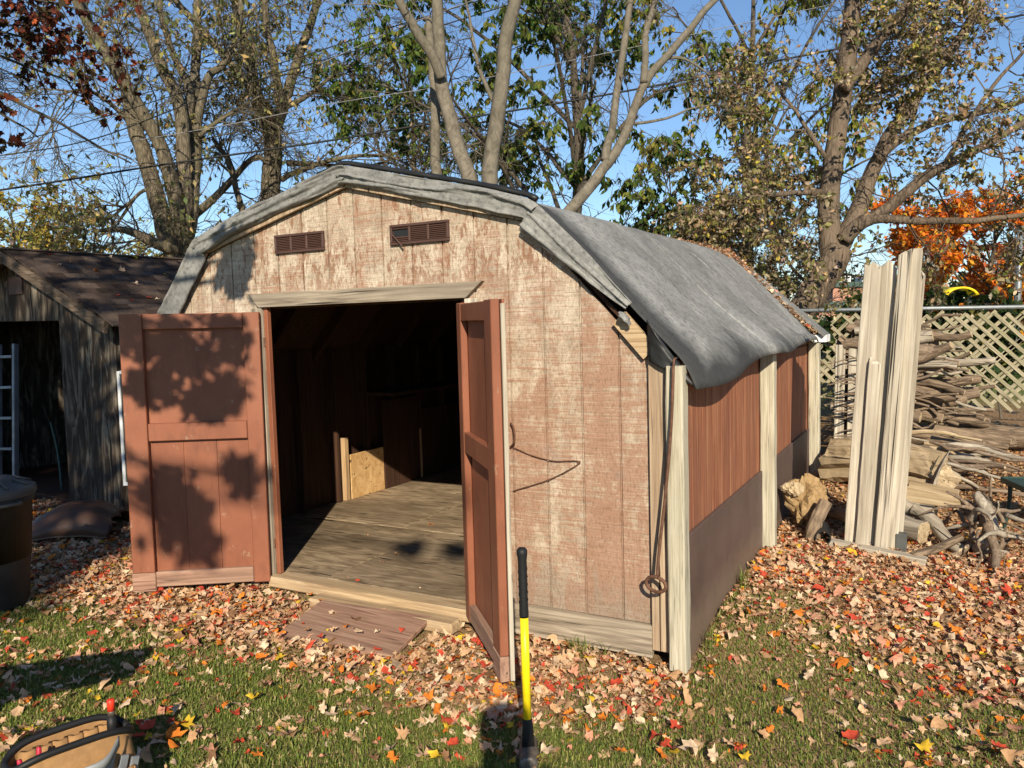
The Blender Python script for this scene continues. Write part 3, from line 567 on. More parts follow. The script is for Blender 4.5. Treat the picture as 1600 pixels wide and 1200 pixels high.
# ------------------------------------------------------------------ dustbin
bin_ = thing('dustbin', 'dark grey plastic dustbin with a lid in front of the dark shed', 'dustbin', (-.84, -1.04, 0))
mb = MB(); mb.lathe([(.0, .0), (.19, .0), (.20, .015), (.222, .30), (.224, .31), (.226, .302), (.248, .645), (.262, .65), (.262, .685), (.25, .69), (.235, .68), (.2, .02), (0, .02)], 40); mb.build('body', MATS['can'], bin_, True)
mb = MB(); mb.lathe([(.268, .688), (.275, .70), (.272, .735), (.26, .742), (.20, .765), (.17, .77), (.16, .79), (.09, .80), (0, .803)], 40); lid = mb.build('lid', MATS['rubberlid'], bin_, True)
for a in range(10):
    mb = MB(); t = a*math.pi/5; mb.tube([(.165*math.cos(t), .165*math.sin(t), .785), (.25*math.cos(t), .25*math.sin(t), .752)], .008, 6); mb.build('rib', MATS['rubberlid'], lid, True)
for t in (R_(-5), R_(175)):
    mb = MB(); c, s = math.cos(t), math.sin(t); q = [(.255, -.07, .665), (.30, -.06, .665), (.30, .06, .665), (.255, .07, .665)]
    mb.tube(crom([(c*x-s*y, s*x+c*y, z) for x, y, z in q], 12), .011, 6); mb.build('handle', MATS['rubberlid'], bin_, True)

# ------------------------------------------------------------------ sledgehammer
hb = np.array([2.893, -1.06, float(gh(2.893, -1.06))]); ham = thing('sledgehammer', 'yellow handled sledgehammer standing on its head in the grass', 'hammer', hb); ham.rotation_euler = (0, R_(-1.2), R_(0))
def lat(name, prof, m, par): b = MB(); b.lathe(prof, 18); return b.build(name, MATS[m], par, True)
g = lat('handle', [(.0, .15), (.0165, .15), (.0165, .59), (0, .59)], 'yellow', ham)
lat('grip', [(0, .575), (.0175, .575), (.0185, .585), (.0170, .65), (.0175, .72), (.0175, .80), (.021, .825), (.021, .838), (.014, .848), (0, .85)], 'rubber', ham)
for q in range(5):
    b = MB(); z = .64+q*.03; b.tube([(.0178*math.cos(t), .0178*math.sin(t), z+.01*math.sin(t)) for t in np.linspace(0, 6.28, 17)], .0016, 5); b.build('grip_ring', MATS['rubber'], ham, True)
lat('collar', [(0, .05), (.026, .05), (.024, .10), (.019, .165), (.017, .17), (0, .17)], 'rubber', ham); lat('collar_ring', [(.0, .043), (.0285, .043), (.0285, .050), (0, .0502)], 'yellow', ham)
b = MB(); b.tube([(.45*x, -.89*x, .026) for x in (-.092, -.090, -.082, -.05, -.022, .022, .05, .082, .090, .092)], [.022, .034, .037, .034, .042, .042, .034, .037, .034, .022], 10, rough=.05)
b.build('head', MATS['steel'], ham, True)

# ------------------------------------------------------------------ iron rod with a ring
mb = MB(); rod = [aty(1052, 572, -.125), aty(1049, 660, -.125), aty(1041, 760, -.122), aty(1030, 860, -.118), aty(1027, 900, -.118)]
ro = thing('iron_rod', 'rusty iron rod with a ring end hanging at the shed corner', 'rod', tuple(rod[-1]))
b0 = np.array(rod[-1]); mb.tube(crom([np.array(p)-b0 for p in rod], 24), .0078, 8, rough=.06); mb.build('shaft', MATS['rust'], ro, True)
c = aty(1025, 913, -.12)-b0; mb = MB(); mb.tube([c+np.array([.052*math.cos(t), -.012*math.cos(t), .036*math.sin(t)]) for t in np.linspace(R_(80), R_(440), 33)], .0088, 8, rough=.05); mb.build('ring', MATS['rust'], ro, True)
mb = MB(); mb.tube([np.array(rod[0])-b0+np.array(q) for q in ((0, 0, -.01), (0, .01, .03), (0, .05, .035))], .006, 6); mb.build('hook', MATS['rust'], ro, True)

# ------------------------------------------------------------------ ramp board
rmp = MB(); rmp.M = Matrix.Translation((1.47, -.40, .035)) @ Matrix.Rotation(R_(6), 4, 'Z') @ Matrix.Rotation(R_(7), 4, 'X')
rmp.box(-.37, .37, -.21, .23, -.012, .014, .004); tag(rmp.build('ramp_board', MATS['ramp']), 'reddish brown ramp board lying before the open doorway', 'board')

# ------------------------------------------------------------------ tool bag
bag = thing('tool_bag', 'open tan canvas tool bag with black rim in the bottom corner', 'bag', (1.62, -2.10, float(gh(1.62, -2.1))), R_(73)); P = []
BL, BW, BH = .19, .075, .27
def rim(t, e=0.): c, s = math.cos(t), math.sin(t); return (math.copysign(abs(c)**.5, c)*(BL+e), math.copysign(abs(s)**.6, s)*(BW+e))
for k in range(17):
    z = k/16; row = []
    for j in range(49):
        t = 2*math.pi*j/48; x, y = rim(t, .035*math.sin(math.pi*min(1, z*1.1))*(1-z)+.008*fnoise(j*.6 if j < 48 else 0, z*4, 4)); row.append((x, y, z*(BH-.02*math.cos(2*t))))
    P.append(row)
mb = MB(); mb.grid(P); o = mb.build('body', MATS['canvas'], bag, True); o.modifiers.new('t', 'SOLIDIFY').thickness = .004
mb = MB(); mb.tube([(*rim(2*math.pi*j/48, .004), BH-.02*math.cos(4*math.pi*j/48)) for j in range(49)], .0125, 7); mb.build('rim', MATS['rubber'], bag, True)
for x in (-.14, -.09, -.04, .01, .06, .11):                           # elastic loops along the far inner side
    mb = MB(); mb.tube([(x, BW-.012, BH-.03), (x+.012, BW-.032, BH-.03), (x+.035, BW-.032, BH-.03), (x+.047, BW-.012, BH-.03)], .013, 6, flat=2.); mb.build('inner_loop', MATS['canvas'], bag, True)
for x0, x1 in ((-.17, -.02), (.0, .17)):
    mb = MB(); mb.grid([[(x0+(x1-x0)*i/12, -BW-.045-.02*math.sin(math.pi*i/12), .01+.15*j/6) for i in range(13)] for j in range(7)]); o = mb.build('outer_pocket', MATS['canvas'], bag, True); o.modifiers.new('t', 'SOLIDIFY').thickness = .005
    for e in (x0, x1): part('pocket_side', 'canvas', (e-.003, e+.003, -BW-.05, -BW-.002, .01, .158), bag)
mb = MB(); S_ = crom([(-.06, -BW-.02, .20), (.0, -BW-.075, .215), (.07, -BW-.085, .23), (.13, -BW-.03, .26)], 14); mb.grid([[tuple(p+np.array([0, -.002, .018*q])) for p in S_] for q in (-1, 1)]); o = mb.build('strap', MATS['grayplastic'], bag, True); o.modifiers.new('t', 'SOLIDIFY').thickness = .004
part('bottom', 'rubber', (-BL+.01, BL-.01, -BW+.005, BW-.005, .003, .012), bag)
bM = bag.matrix_basis
def tool(name, label, cat, x, y, prof, m, tilt=(0, 0), z0=.075):
    b = MB(); b.lathe(prof, 12); o = b.build(name, MATS[m], None, True); o.matrix_basis = bM @ Matrix.Translation((x, y, z0)) @ Matrix.Rotation(tilt[0], 4, 'X') @ Matrix.Rotation(tilt[1], 4, 'Y'); return tag(o, label, cat)
nd = tool('nut_driver', 'red and black screwdriver standing up in the tan tool bag', 'screwdriver', .14, -.0, [(0, 0), (.012, 0), (.016, .15), (.018, .20), (.016, .235), (0, .235)], 'rubber')
for q, (a, b_, r) in enumerate((('steel', .236, .013), ('red', .255, .0135))):
    bb = MB(); bb.lathe([(0, b_), (r, b_), (r, b_+.02+.02*q), (r*.8, b_+.022+.02*q), (0, b_+.022+.02*q)], 12); bb.build('collar' if q == 0 else 'tip', MATS[a], nd, True)
tool('green_driver', 'bright green screwdriver handle inside the tan tool bag', 'screwdriver', .05, .015, [(0, 0), (.012, 0), (.013, .15), (.017, .19), (.017, .225), (0, .23)], 'green', (.35, -.5))
tool('teal_driver', 'teal screwdriver handle inside the tan tool bag', 'screwdriver', -.04, .015, [(0, 0), (.012, 0), (.013, .14), (.017, .17), (.016, .20), (0, .205)], 'teal', (.3, -.35))
for i, x in enumerate((-.10, -.13)): tool('plier_handle', ('upright', 'lower')[i]+' pink red plier handle in the tan tool bag', 'pliers', x, .0, [(0, 0), (.008, 0), (.009, .12), (.008, .215-.02*i), (0, .22-.02*i)], 'pink', (.1, -.15*i), .08)
for i, x in enumerate((.05, .10, .14)):
    b = MB(); b.box(-.014, .014, -.006, .006, 0, .21-.02*i, .002); o = b.build('metal_rule', MATS['alu']); o.matrix_basis = bM @ Matrix.Translation((x, -BW-.025, .015)) @ Matrix.Rotation(.25, 4, 'Y'); tag(o, ('longest', 'middle', 'shortest')[i]+' of three pale metal bars in the tool bag pocket', 'bar')

# ------------------------------------------------------------------ weathered planks standing on end
def wplank(x0, x1, y, z0, z1, th, lean, seed, label):
    rg = np.random.default_rng(seed); n = 13; k = 9; L = z1-z0; P = []; w = x1-x0
    prof = [(math.copysign(abs(math.cos(t))**.22, math.cos(t))*.5, math.copysign(abs(math.sin(t))**.22, math.sin(t))*.5) for t in np.linspace(0, 2*math.pi, 25)[:-1]]
    jit = 1+.05*(rg.random(24)-.5); wob = rg.standard_normal(14)*.018
    crack = {int(q): .72+.2*rg.random() for q in rg.choice(24, 2, replace=False)}
    for i in range(n+1):
        s = i/n; r = []
        for j, (a, b) in enumerate(prof):
            q = jit[j]*(1+.03*(rg.random()-.5)); bb = b*(crack.get(j, 1.))
            top = (rg.random()*.05+.03*math.sin(a*9+seed)) if i == n else 0
            r.append((a*w*q*(1-.06*s)*(1+wob[i])+.3*w*wob[(i+5) % 14], bb*th*q, s*L+top))
        P.append(r+r[:1])
    mb = MB(); mb.grid(P); mb.add(P[-1][:-1], [list(range(24))])
    o = mb.build('standing_plank', MATS['plank'], None, False); o.location = ((x0+x1)/2, y, z0); o.rotation_euler = (R_(-1.), R_(lean), 0)
    return tag(o, label, 'plank', 'bleached planks standing on end beside the log pile')
wplank(3.700, 3.812, 2.16, .045, 2.02, .05, 2.6, 1, 'leftmost standing bleached plank with a rounded top corner')
wplank(3.800, 3.905, 2.20, .045, 2.00, .045, 2.6, 2, 'bleached plank with a splintered top, second from the shed')
wplank(3.895, 3.975, 2.15, .04, 2.08, .055, 2.9, 3, 'tallest narrow bleached plank in the standing bundle')
wplank(3.965, 4.035, 2.19, .04, 2.075, .05, 3.0, 4, 'bleached plank with a square top, next to the last')
wplank(4.02, 4.06, 2.26, .04, 1.93, .04, 3.0, 5, 'thin low bleached plank at the right edge of the bundle')
wplank(3.775, 3.86, 2.115, .04, 1.35, .03, 2.7, 6, 'short bleached slab leaning in front of the taller planks')
def gboard(p0, p1, w, h, m, label, cat='board', name='loose_board', group=None):
    L = (Vector(p1)-Vector(p0)).length; mb = MB(); mb.box(-h/2, h/2, -w/2, w/2, 0, L, .004); o = mb.build(name, MATS[m]); o.matrix_basis = frame(p0, p1); return tag(o, label, cat, group)
def G(x, y, dz=0.): return (x, y, float(gh(x, y))+dz)
gboard(G(3.62, 2.10, .02), G(4.22, 2.02, .02), .05, .09, 'plank', 'weathered board lying on leaves at the foot of the planks')
mb = MB(); mb.box(-.035, .035, -.04, .04, 0, .14, .006); o = mb.build('grey_block', MATS['rubberlid']); o.location = G(4.06, 2.20); tag(o, 'small dark grey block behind the standing planks', 'block')

# ------------------------------------------------------------------ logs, sticks and roots
def log(p0, p1, r0, r1, m='logbark', label='', bend=.03, seed=0, n=12, name='log', group='logs and branches in the wood heap', cat='log', endm='loglight', flat=1.):
    p0 = np.array(p0, float); p1 = np.array(p1, float); L = np.linalg.norm(p1-p0); rg = np.random.default_rng(seed); K = 9
    t = np.linspace(0, 1, K); pts = np.stack([bend*np.sin(t*math.pi*(1+rg.random()))*rg.choice([-1, 1])+.2*bend*rg.standard_normal(K), bend*.6*np.sin(t*5+seed), t*L], 1)
    rad = (r0+(r1-r0)*t)*(1+.10*rg.standard_normal(K)*.5)
    mb = MB(); mb.tube(pts, rad, n, cap=False, rough=.12, seed=seed, flat=flat); o = mb.build(name, MATS[m], None, True); o.matrix_basis = frame(p0, p1, rg.random()*6)
    for e in (0, -1):                                                 # sawn or broken faces
        base = mb.v[:n] if e == 0 else mb.v[-n:]; c = pts[e]; sg = -1 if e == 0 else 1
        b = MB(); inner = [tuple(c+(np.array(q)-c)*.55+np.array([0, 0, sg*(.004+.02*r0*rg.random())])) for q in base]
        b.add(list(base)+inner+[tuple(c+np.array([0, 0, sg*.006]))], [[i, (i+1) % n, n+(i+1) % n, n+i] for i in range(n)]+[[n+i, n+(i+1) % n, 2*n] for i in range(n)]); b.build('cut_end', MATS[endm], o)
    return tag(o, label, cat, group)
# big split trunk across the heap
def split_log(p0, p1, w, h, label, seed, m='loglight', name='split_log', tear=.12):
    rg = np.random.default_rng(seed); L = float(np.linalg.norm(np.array(p1)-np.array(p0))); P = []; n = 22
    for i in range(17):
        s = i/16; r = []
        for j in range(n):
            t = 2*math.pi*j/n; q = 1+.12*math.sin(3*t+seed)+.08*math.sin(7*t+2*seed)+.02*rg.standard_normal()
            if j % 5 == 2: q *= .80
            z = s*L+((tear*(vnoise(j*.9, seed, 3)-.3)) if i in (0, 16) else 0)*(1 if i else -1)
            r.append((.5*w*q*math.cos(t)*(1-.25*s), .5*h*q*math.sin(t)*(1-.2*s)+.05*math.sin(s*3), z))
        P.append(r+r[:1])
    mb = MB(); mb.grid(P); mb.add(P[0][:-1][::-1]+[(0, 0, .05)], [[i, (i+1) % n, n] for i in range(n)]); mb.add(P[-1][:-1]+[(0, 0, L-.06)], [[i, (i+1) % n, n] for i in range(n)])
    o = mb.build(name, MATS[m]); o.matrix_basis = frame(p0, p1); return tag(o, label, 'log', 'logs and branches in the wood heap')
split_log(tuple(aty(1305, 722, 3.9)), tuple(aty(1470, 742, 3.35)), .44, .40, 'big pale split trunk lying behind the standing planks', 3)
mb = MB(); P = crom([aty(1452, 782, 3.2), aty(1458, 755, 3.2), aty(1468, 730, 3.2), aty(1484, 703, 3.2)], 10); mb.tube(P, [.035, .05, .055, .06, .06, .055, .045, .035, .02, .006], 8, rough=.3, flat=.35); tag(mb.build('bark_slab', MATS['greywood'], None), 'jagged grey sliver standing off the end of the split trunk', 'wood sliver')
log((3.66, 2.75, .17), (4.20, 2.42, .20), .085, .075, 'greywood', 'grey log lowest in the heap, right of the planks', .02, 21)
log((3.7, 2.8, .33), (4.25, 2.62, .32), .07, .075, 'greywood', 'grey log lying on the lowest log by the planks', .03, 22); log((4.12, 2.62, .30), (4.44, 2.30, .13), .05, .04, 'greywood', 'short grey branch sloping down to the leaves', .02, 23)
log(G(4.14, 2.05, .03), G(4.42, 2.30, .14), .028, .024, 'logbark', 'thin dark stick propped on leaves below the heap', .01, 24)
for i, (a, b, w) in enumerate((((4.08, 2.70, .47), (4.40, 2.62, .44), .05), ((4.06, 2.66, .43), (4.36, 2.60, .40), .04), ((4.05, 2.64, .39), (4.46, 2.56, .385), .035))):
    gboard(a, b, .07, .018, 'loglight', ('top', 'middle', 'bottom')[i]+' of three flat boards stacked right of the planks')
# stump pieces under the shed's side
def lump(c, r, m, label, seed, name='stump_piece', cat='stump', sq=(1, 1, 1)):
    rg = np.random.default_rng(seed); P = []; ph = rg.random(8)*6
    for i in range(15):
        t = math.pi*i/14; row = []
        for j in range(21):
            f = 2*math.pi*(j % 20)/20; q = 1+.22*math.sin(2*f+ph[0]+t*2)+.16*math.sin(5*f+ph[1]+3*t)+.12*math.sin(9*f+ph[2])*math.sin(6*t+ph[3])+.06*float(vnoise(f*4, t*5, seed))
            row.append((r*q*math.sin(t)*math.cos(f)*sq[0], r*q*math.sin(t)*math.sin(f)*sq[1], r*q*math.cos(t)*sq[2]))
        P.append(row)
    mb = MB(); mb.grid(P); o = mb.build(name, MATS[m], None, False); o.location = c; return tag(o, label, cat)
lump((3.40, 2.42, .34), .13, 'rot', 'crumbly yellow rotten stump beside the second shed post', 4, sq=(1, .8, 1.1)); lump((3.33, 2.34, .44), .055, 'loglight', 'small curled wood knob on top of the rotten stump', 5, 'wood_knob', 'wood knob', (1.2, 1, .8))
log(G(3.50, 2.10, .02), (3.565, 2.22, .40), .055, .05, 'logbark', 'mottled short log standing by the black pipe', .02, 31); log((3.45, 2.95, .22), (3.72, 2.30, .25), .035, .045, 'logbark', 'log end poking out left of the planks', .02, 32)
mb = MB(); n = 20
for r, z0, z1 in ((.052, 0, .25), (.044, 0, .25)): mb.grid([[(r*math.cos(2*math.pi*k/n), r*math.sin(2*math.pi*k/n), z) for k in range(n+1)] for z in (z0, z1)])
mb.grid([[(r*math.cos(2*math.pi*k/n), r*math.sin(2*math.pi*k/n), 0) for k in range(n+1)] for r in (.044, .052)]); o = mb.build('black_pipe', MATS['black'], None, True); o.matrix_basis = frame(G(3.585, 2.03, .065), G(3.54, 2.3, .075)); tag(o, 'short black pipe end lying in leaves by the mottled log', 'pipe')
# the stacked branch heap behind the planks
ORD = ['first', 'second', 'third', 'fourth', 'fifth', 'sixth', 'seventh', 'eighth', 'ninth', 'tenth', 'eleventh', 'twelfth', 'thirteenth', 'fourteenth', 'fifteenth', 'sixteenth', 'seventeenth', 'eighteenth', 'nineteenth', 'twentieth']+['twenty-'+q for q in ('first', 'second', 'third', 'fourth', 'fifth', 'sixth', 'seventh', 'eighth', 'ninth')]
TIER = ['lowest', 'second lowest', 'lower middle', 'upper middle', 'second highest', 'topmost']
def ranked(items, key, ntier, lo, hi, fmt):                           # items (z, x, builder): label each by its layer and its rank from the shed
    from collections import defaultdict
    d = defaultdict(list)
    for it in items: d[it[3], max(0, min(ntier-1, int((it[0]-lo)/(hi-lo)*ntier)))].append(it)
    for (kind, t), L in d.items():
        for k, it in enumerate(sorted(L, key=lambda q: q[1])): it[2](fmt.format(n=ORD[min(k, 28)], kind=kind, tier=TIER[t*6//ntier]))
rg = random.Random(5); items = []
for k in range(150):
    z = .38+(1.58-.38)*rg.random()**.9; wd = 1-.30*(z-.42)/1.1
    xa = 3.42+rg.uniform(-.12, .45); xb = xa+rg.uniform(.45, 1.15)*wd; y = 5.0+rg.uniform(-.28, .35)
    thick = rg.random() < .34; r0 = rg.uniform(.04, .075) if thick else rg.uniform(.009, .024)
    zz = z+rg.uniform(-.05, .05); kind = 'thick barked log' if thick else 'thin dry branch'
    args = ((xa, y, zz), (xb, y+rg.uniform(-.15, .15), zz+rg.uniform(-.14, .14)), r0, r0*rg.uniform(.5, .95), rg.choice(['logbark', 'logbark', 'stick', 'stick', 'greywood']))
    items.append((zz, xb, lambda lab, args=args, thick=thick, k=k, kind=kind: log(*args, lab, .03 if thick else .06, 100+k, 10 if thick else 6, 'log' if thick else 'branch', 'wood of the tall heap', 'log' if thick else 'branch'), kind))
ranked(items, 0, 6, .40, 1.55, '{n} {kind} from the shed in the tall heap, {tier} layer')
items = []
for k in range(26):
    x = 3.42+rg.uniform(-.02, .3); y = 4.55+rg.uniform(-.2, .25); z = rg.uniform(.55, 1.25); args = ((x+.45, y+.1, z+rg.uniform(-.1, .12)), (x-rg.uniform(.05, .2), y-rg.uniform(0, .2), z+rg.uniform(-.08, .1)), .012, .005, 'stick')
    items.append((z, x, lambda lab, args=args, k=k: log(*args, lab, .05, 300+k, 5, 'branch', 'twigs poking out of the heap', 'branch'), 'twig'))
ranked(items, 0, 6, .5, 1.3, '{n} {kind} from the shed in the {tier} row of twigs beside the planks')
items = []
for k in range(24):
    x = 3.95+rg.uniform(-.1, .4); y = 4.2+rg.uniform(-.3, .4); z = rg.uniform(.42, .62); L = rg.uniform(.3, .8); args = ((x, y, z), (x+L, y-rg.uniform(-.1, .25), z-rg.uniform(-.02, .16)), rg.uniform(.012, .032), .012, rg.choice(['stick', 'stick', 'greywood', 'loglight']))
    items.append((z, x+L, lambda lab, args=args, k=k: log(*args, lab, .04, 400+k, 7, 'branch', 'branches in the low heap', 'branch'), {'stick': 'brown branch', 'greywood': 'grey branch', 'loglight': 'pale split branch'}[args[4]]))
ranked(items, 0, 3, .4, .65, '{n} {kind} from the planks in the {tier} layer of the low heap')
# pallet boards at the left of the heap
pal = thing('pallet_rack', 'weathered pallet rack standing between the shed and the heap', 'pallet', (3.34, 4.72, float(gh(3.4, 4.7))))
for k, x in enumerate((.0, .12, .235)): part('pallet_board', 'plank', (x, x+.09, -.012, .01, .04, 1.14-.03*k), pal)
for z in (.12, .5, .9): part('pallet_batten', 'greywood_x', (-.04, .38, .0105, .05, z, z+.08), pal)
# long grey logs along the fence foot
log((4.35, 6.35, .38), (6.2, 5.95, .40), .12, .11, 'logbark', 'long grey log lying along the foot of the fence', .02, 51); log((3.8, 6.30, .36), (4.62, 6.0, .37), .075, .075, 'logbark', 'shorter barked log with a dark sawn end by the fence', .02, 52)
log((4.0, 6.1, .54), (4.72, 6.25, .52), .07, .06, 'logbark', 'barked log resting across the fence foot logs', .03, 53); log((3.75, 5.2, .33), (4.55, 4.75, .33), .045, .04, 'stick', 'brown limb lying on mulch behind the split trunk', .04, 54)
log(G(4.35, 3.9, .02), G(5.4, 4.0, .02), .022, .015, 'stick', 'long thin stick lying flat on the mulch', .04, 55); log(G(4.62, 3.55, -.01), (4.64, 3.55, .42), .016, .006, 'stick', 'short pale stake upright in the mulch', .005, 56)
# tangle of dead roots
rt = thing('root_tangle', 'tangle of dead grey roots lying on leaves right of the heap', 'root', G(4.55, 2.35)); rg = random.Random(9)
for k in range(30):
    a = rg.uniform(0, 6.28); el = rg.uniform(-.1, 1.1); L = rg.uniform(.18, .5); p = np.array([rg.uniform(-.12, .14), rg.uniform(-.10, .2), rg.uniform(.06, .34)]); P = [p]
    d = np.array([math.cos(a)*math.cos(el), math.sin(a)*math.cos(el), math.sin(el)])
    for q in range(5):
        d = d+np.array([rg.uniform(-.5, .5), rg.uniform(-.5, .5), rg.uniform(-.65, .25)]); d /= np.linalg.norm(d); p = p+d*L/5; p[2] = max(p[2], .02); P.append(p)
    r = rg.uniform(.010, .026); mb = MB(); mb.tube(crom(P, 14), np.linspace(r, r*.35, 14), 7, rough=.22, seed=k); mb.build('root', MATS['stick'] if k % 3 else MATS['greywood'], rt, True)
mb = MB(); mb.tube(crom([(.0, 0, .30), (.02, -.1, .22), (.06, -.18, .10), (.05, -.30, .04), (.08, -.40, .015)], 18), np.linspace(.035, .022, 18), 8, rough=.2); mb.build('root', MATS['stick'], rt, True)
mb = MB(); mb.tube(crom([(-.02, .02, .05), (.04, .0, .18), (.03, .05, .30), (-.05, .12, .42)], 12), np.linspace(.06, .03, 12), 9, rough=.3); mb.build('root_stock', MATS['greywood'], rt, True)
# green metal side table at the picture's right edge
tp = atz(1592, 838, float(gh(4.9, 3.4))); ch = thing('side_table', 'dark green metal side table at the picture edge on the mulch', 'table', (tp[0]+.20, tp[1]+.12, float(gh(tp[0], tp[1]))), R_(20))
part('table_top', 'greenmetal', (-.24, .24, -.22, .22, .40, .415), ch, c=.006)
for a in ((-.25, -.235, -.22, .22), (.235, .25, -.22, .22), (-.234, .234, -.235, -.221), (-.234, .234, .221, .235)): part('rim', 'greenmetal', (*a, .385, .425), ch)
for x in (-.20, .20):
    for y in (-.18, .18):
        mb = MB(); mb.tube(crom([(x, y, .40), (x*1.0, y*1.0, .25), (x*1.12, y*1.15, .0)], 8), [.016, .016, .015, .014, .013, .013, .013, .016], 7); mb.build('leg', MATS['greenmetal'], ch, True)

# ------------------------------------------------------------------ lattice fence on chain link
fe = thing('lattice_fence', 'chain link fence faced with diagonal wooden lattice under a steel rail', 'fence', (0, 6.6, 0)); FX0, FX1 = 1.6, 6.4; ZT = 1.76
mb = MB(); mb.tube([(FX0-3, 0, ZT-.01), (FX1+1, 0, ZT+.0)], .024, 10); mb.build('top_rail', MATS['galv'], fe, True)
for x in (.6, 3.42, 6.2):
    mb = MB(); mb.tube([(x, .03, 0), (x, .03, ZT-.01)], .028, 10); pp = mb.build('post', MATS['galv'], fe, True); mb = MB(); mb.lathe([(0, .05), (.02, .045), (.034, .02), (.034, -.03), (0, -.03)], 12, (x, .03, ZT)); mb.build('cap', MATS['galv'], pp, True)
rg = random.Random(8); ZB = .62
for dirn in (1, -1):
    c = FX0-1.2
    while c < FX1+1.2:
        zt = ZT-.05-rg.uniform(0, .02); zb = ZB+rg.uniform(-.05, .05)+.10*math.sin(c*1.7)
        x_t, x_b = (c, c+(zt-zb)) if dirn > 0 else (c+(zt-zb), c)
        a, b = (x_t, zt), (x_b, zb)
        def clip(p, q):
            (x0, z0), (x1, z1) = p, q; out = []
            for x, z in (p, q):
                if x < FX0: f = (FX0-x0)/(x1-x0); x, z = FX0, z0+f*(z1-z0)
                if x > FX1: f = (FX1-x0)/(x1-x0); x, z = FX1, z0+f*(z1-z0)
                out.append((x, z))
            return out
        if max(a[0], b[0]) > FX0+.05 and min(a[0], b[0]) < FX1-.05:
            a, b = clip(a, b)
            if math.hypot(a[0]-b[0], a[1]-b[1]) > .12:
                if rg.random() < .05: c += .128; continue
                y = -.035 if dirn > 0 else -.026; L = math.hypot(a[0]-b[0], a[1]-b[1])
                mb = MB(); mb.box(-.019, .019, -.004, .004, 0, L, .001); o = mb.build('slat', MATS['lattice'], fe)
                th = math.atan2(a[0]-b[0], a[1]-b[1]); o.matrix_local = Matrix.Translation((b[0], y, b[1])) @ Matrix.Rotation(th+rg.uniform(-.02, .02), 4, 'Y')
        c += .128
mb = MB(); q = .055
for k in range(int((FX1-3.4)/q)):
    x = 3.4+k*q; P = [(x+(q*.5 if i % 2 else -q*.02), .004*(-1)**i, .22+i*q*.55) for i in range(int(.75/(q*.55)))]; P2 = [(x+(-q*.02 if i % 2 else q*.5)+q*.5, .004*(-1)**i, .22+i*q*.55) for i in range(int(.75/(q*.55)))]
    mb.tube(P, .0018, 3, False); mb.tube(P2, .0018, 3, False)
tag(mb.build('chain_link_mesh', MATS['galv'], fe, True), None, kind='stuff')

# ------------------------------------------------------------------ trees
def rows_tube(P, r0, r1, sides=3):                                    # many thin twigs at once: P is N x K x 3
    N, K, _ = P.shape; T = P[:, -1]-P[:, 0]; T /= np.linalg.norm(T, axis=1)[:, None]+1e-9
    a = np.where(np.abs(T[:, 2:3]) < .9, np.array([[0, 0, 1.]]), np.array([[1., 0, 0]])); A = np.cross(T, a); A /= np.linalg.norm(A, axis=1)[:, None]; B = np.cross(T, A)
    r = (r0[:, None]+(r1-r0)[:, None]*np.linspace(0, 1, K)[None])[:, :, None, None]
    t = 2*np.pi*np.arange(sides)/sides; ring = A[:, None, :]*np.cos(t)[None, :, None]+B[:, None, :]*np.sin(t)[None, :, None]
    V = P[:, :, None, :]+r*ring[:, None]
    i = (np.arange(N)*K*sides)[:, None, None]+(np.arange(K-1)*sides)[None, :, None]+np.arange(sides)[None, None]; j = (np.arange(sides)+1) % sides
    i2 = (np.arange(N)*K*sides)[:, None, None]+(np.arange(K-1)*sides)[None, :, None]+j[None, None]
    return V.reshape(-1, 3), np.stack([i, i2, i2+sides, i+sides], -1).reshape(-1, 4)
def sprout(P, n, L, spread, droop, rg, K=5, tmin=.3, wig=.28):
    N, K0, _ = P.shape; t = tmin+(1-tmin)*rg.random((N, n)); q = t*(K0-1); i = np.minimum(q.astype(int), K0-2); u = (q-i)[..., None]; ix = np.arange(N)[:, None]
    S = P[ix, i]*(1-u)+P[ix, i+1]*u; T = P[ix, i+1]-P[ix, i]; T /= np.linalg.norm(T, axis=2)[..., None]+1e-9
    S = S.reshape(-1, 3); T = T.reshape(-1, 3); r = rg.standard_normal(S.shape); r -= T*(r*T).sum(1)[:, None]; r /= np.linalg.norm(r, axis=1)[:, None]+1e-9
    a = spread*(.6+.7*rg.random(len(S)))[:, None]; d = T*np.cos(a)+r*np.sin(a); ln = L*(.45+.9*rg.random(len(S)))[:, None]*(1.15-.55*t.reshape(-1, 1))
    out = [S]
    for k in range(K-1):
        d = d+wig*rg.standard_normal(d.shape)+np.array([[0, 0, -droop]]); d /= np.linalg.norm(d, axis=1)[:, None]; out.append(out[-1]+d*ln/(K-1))
    return np.stack(out, 1)
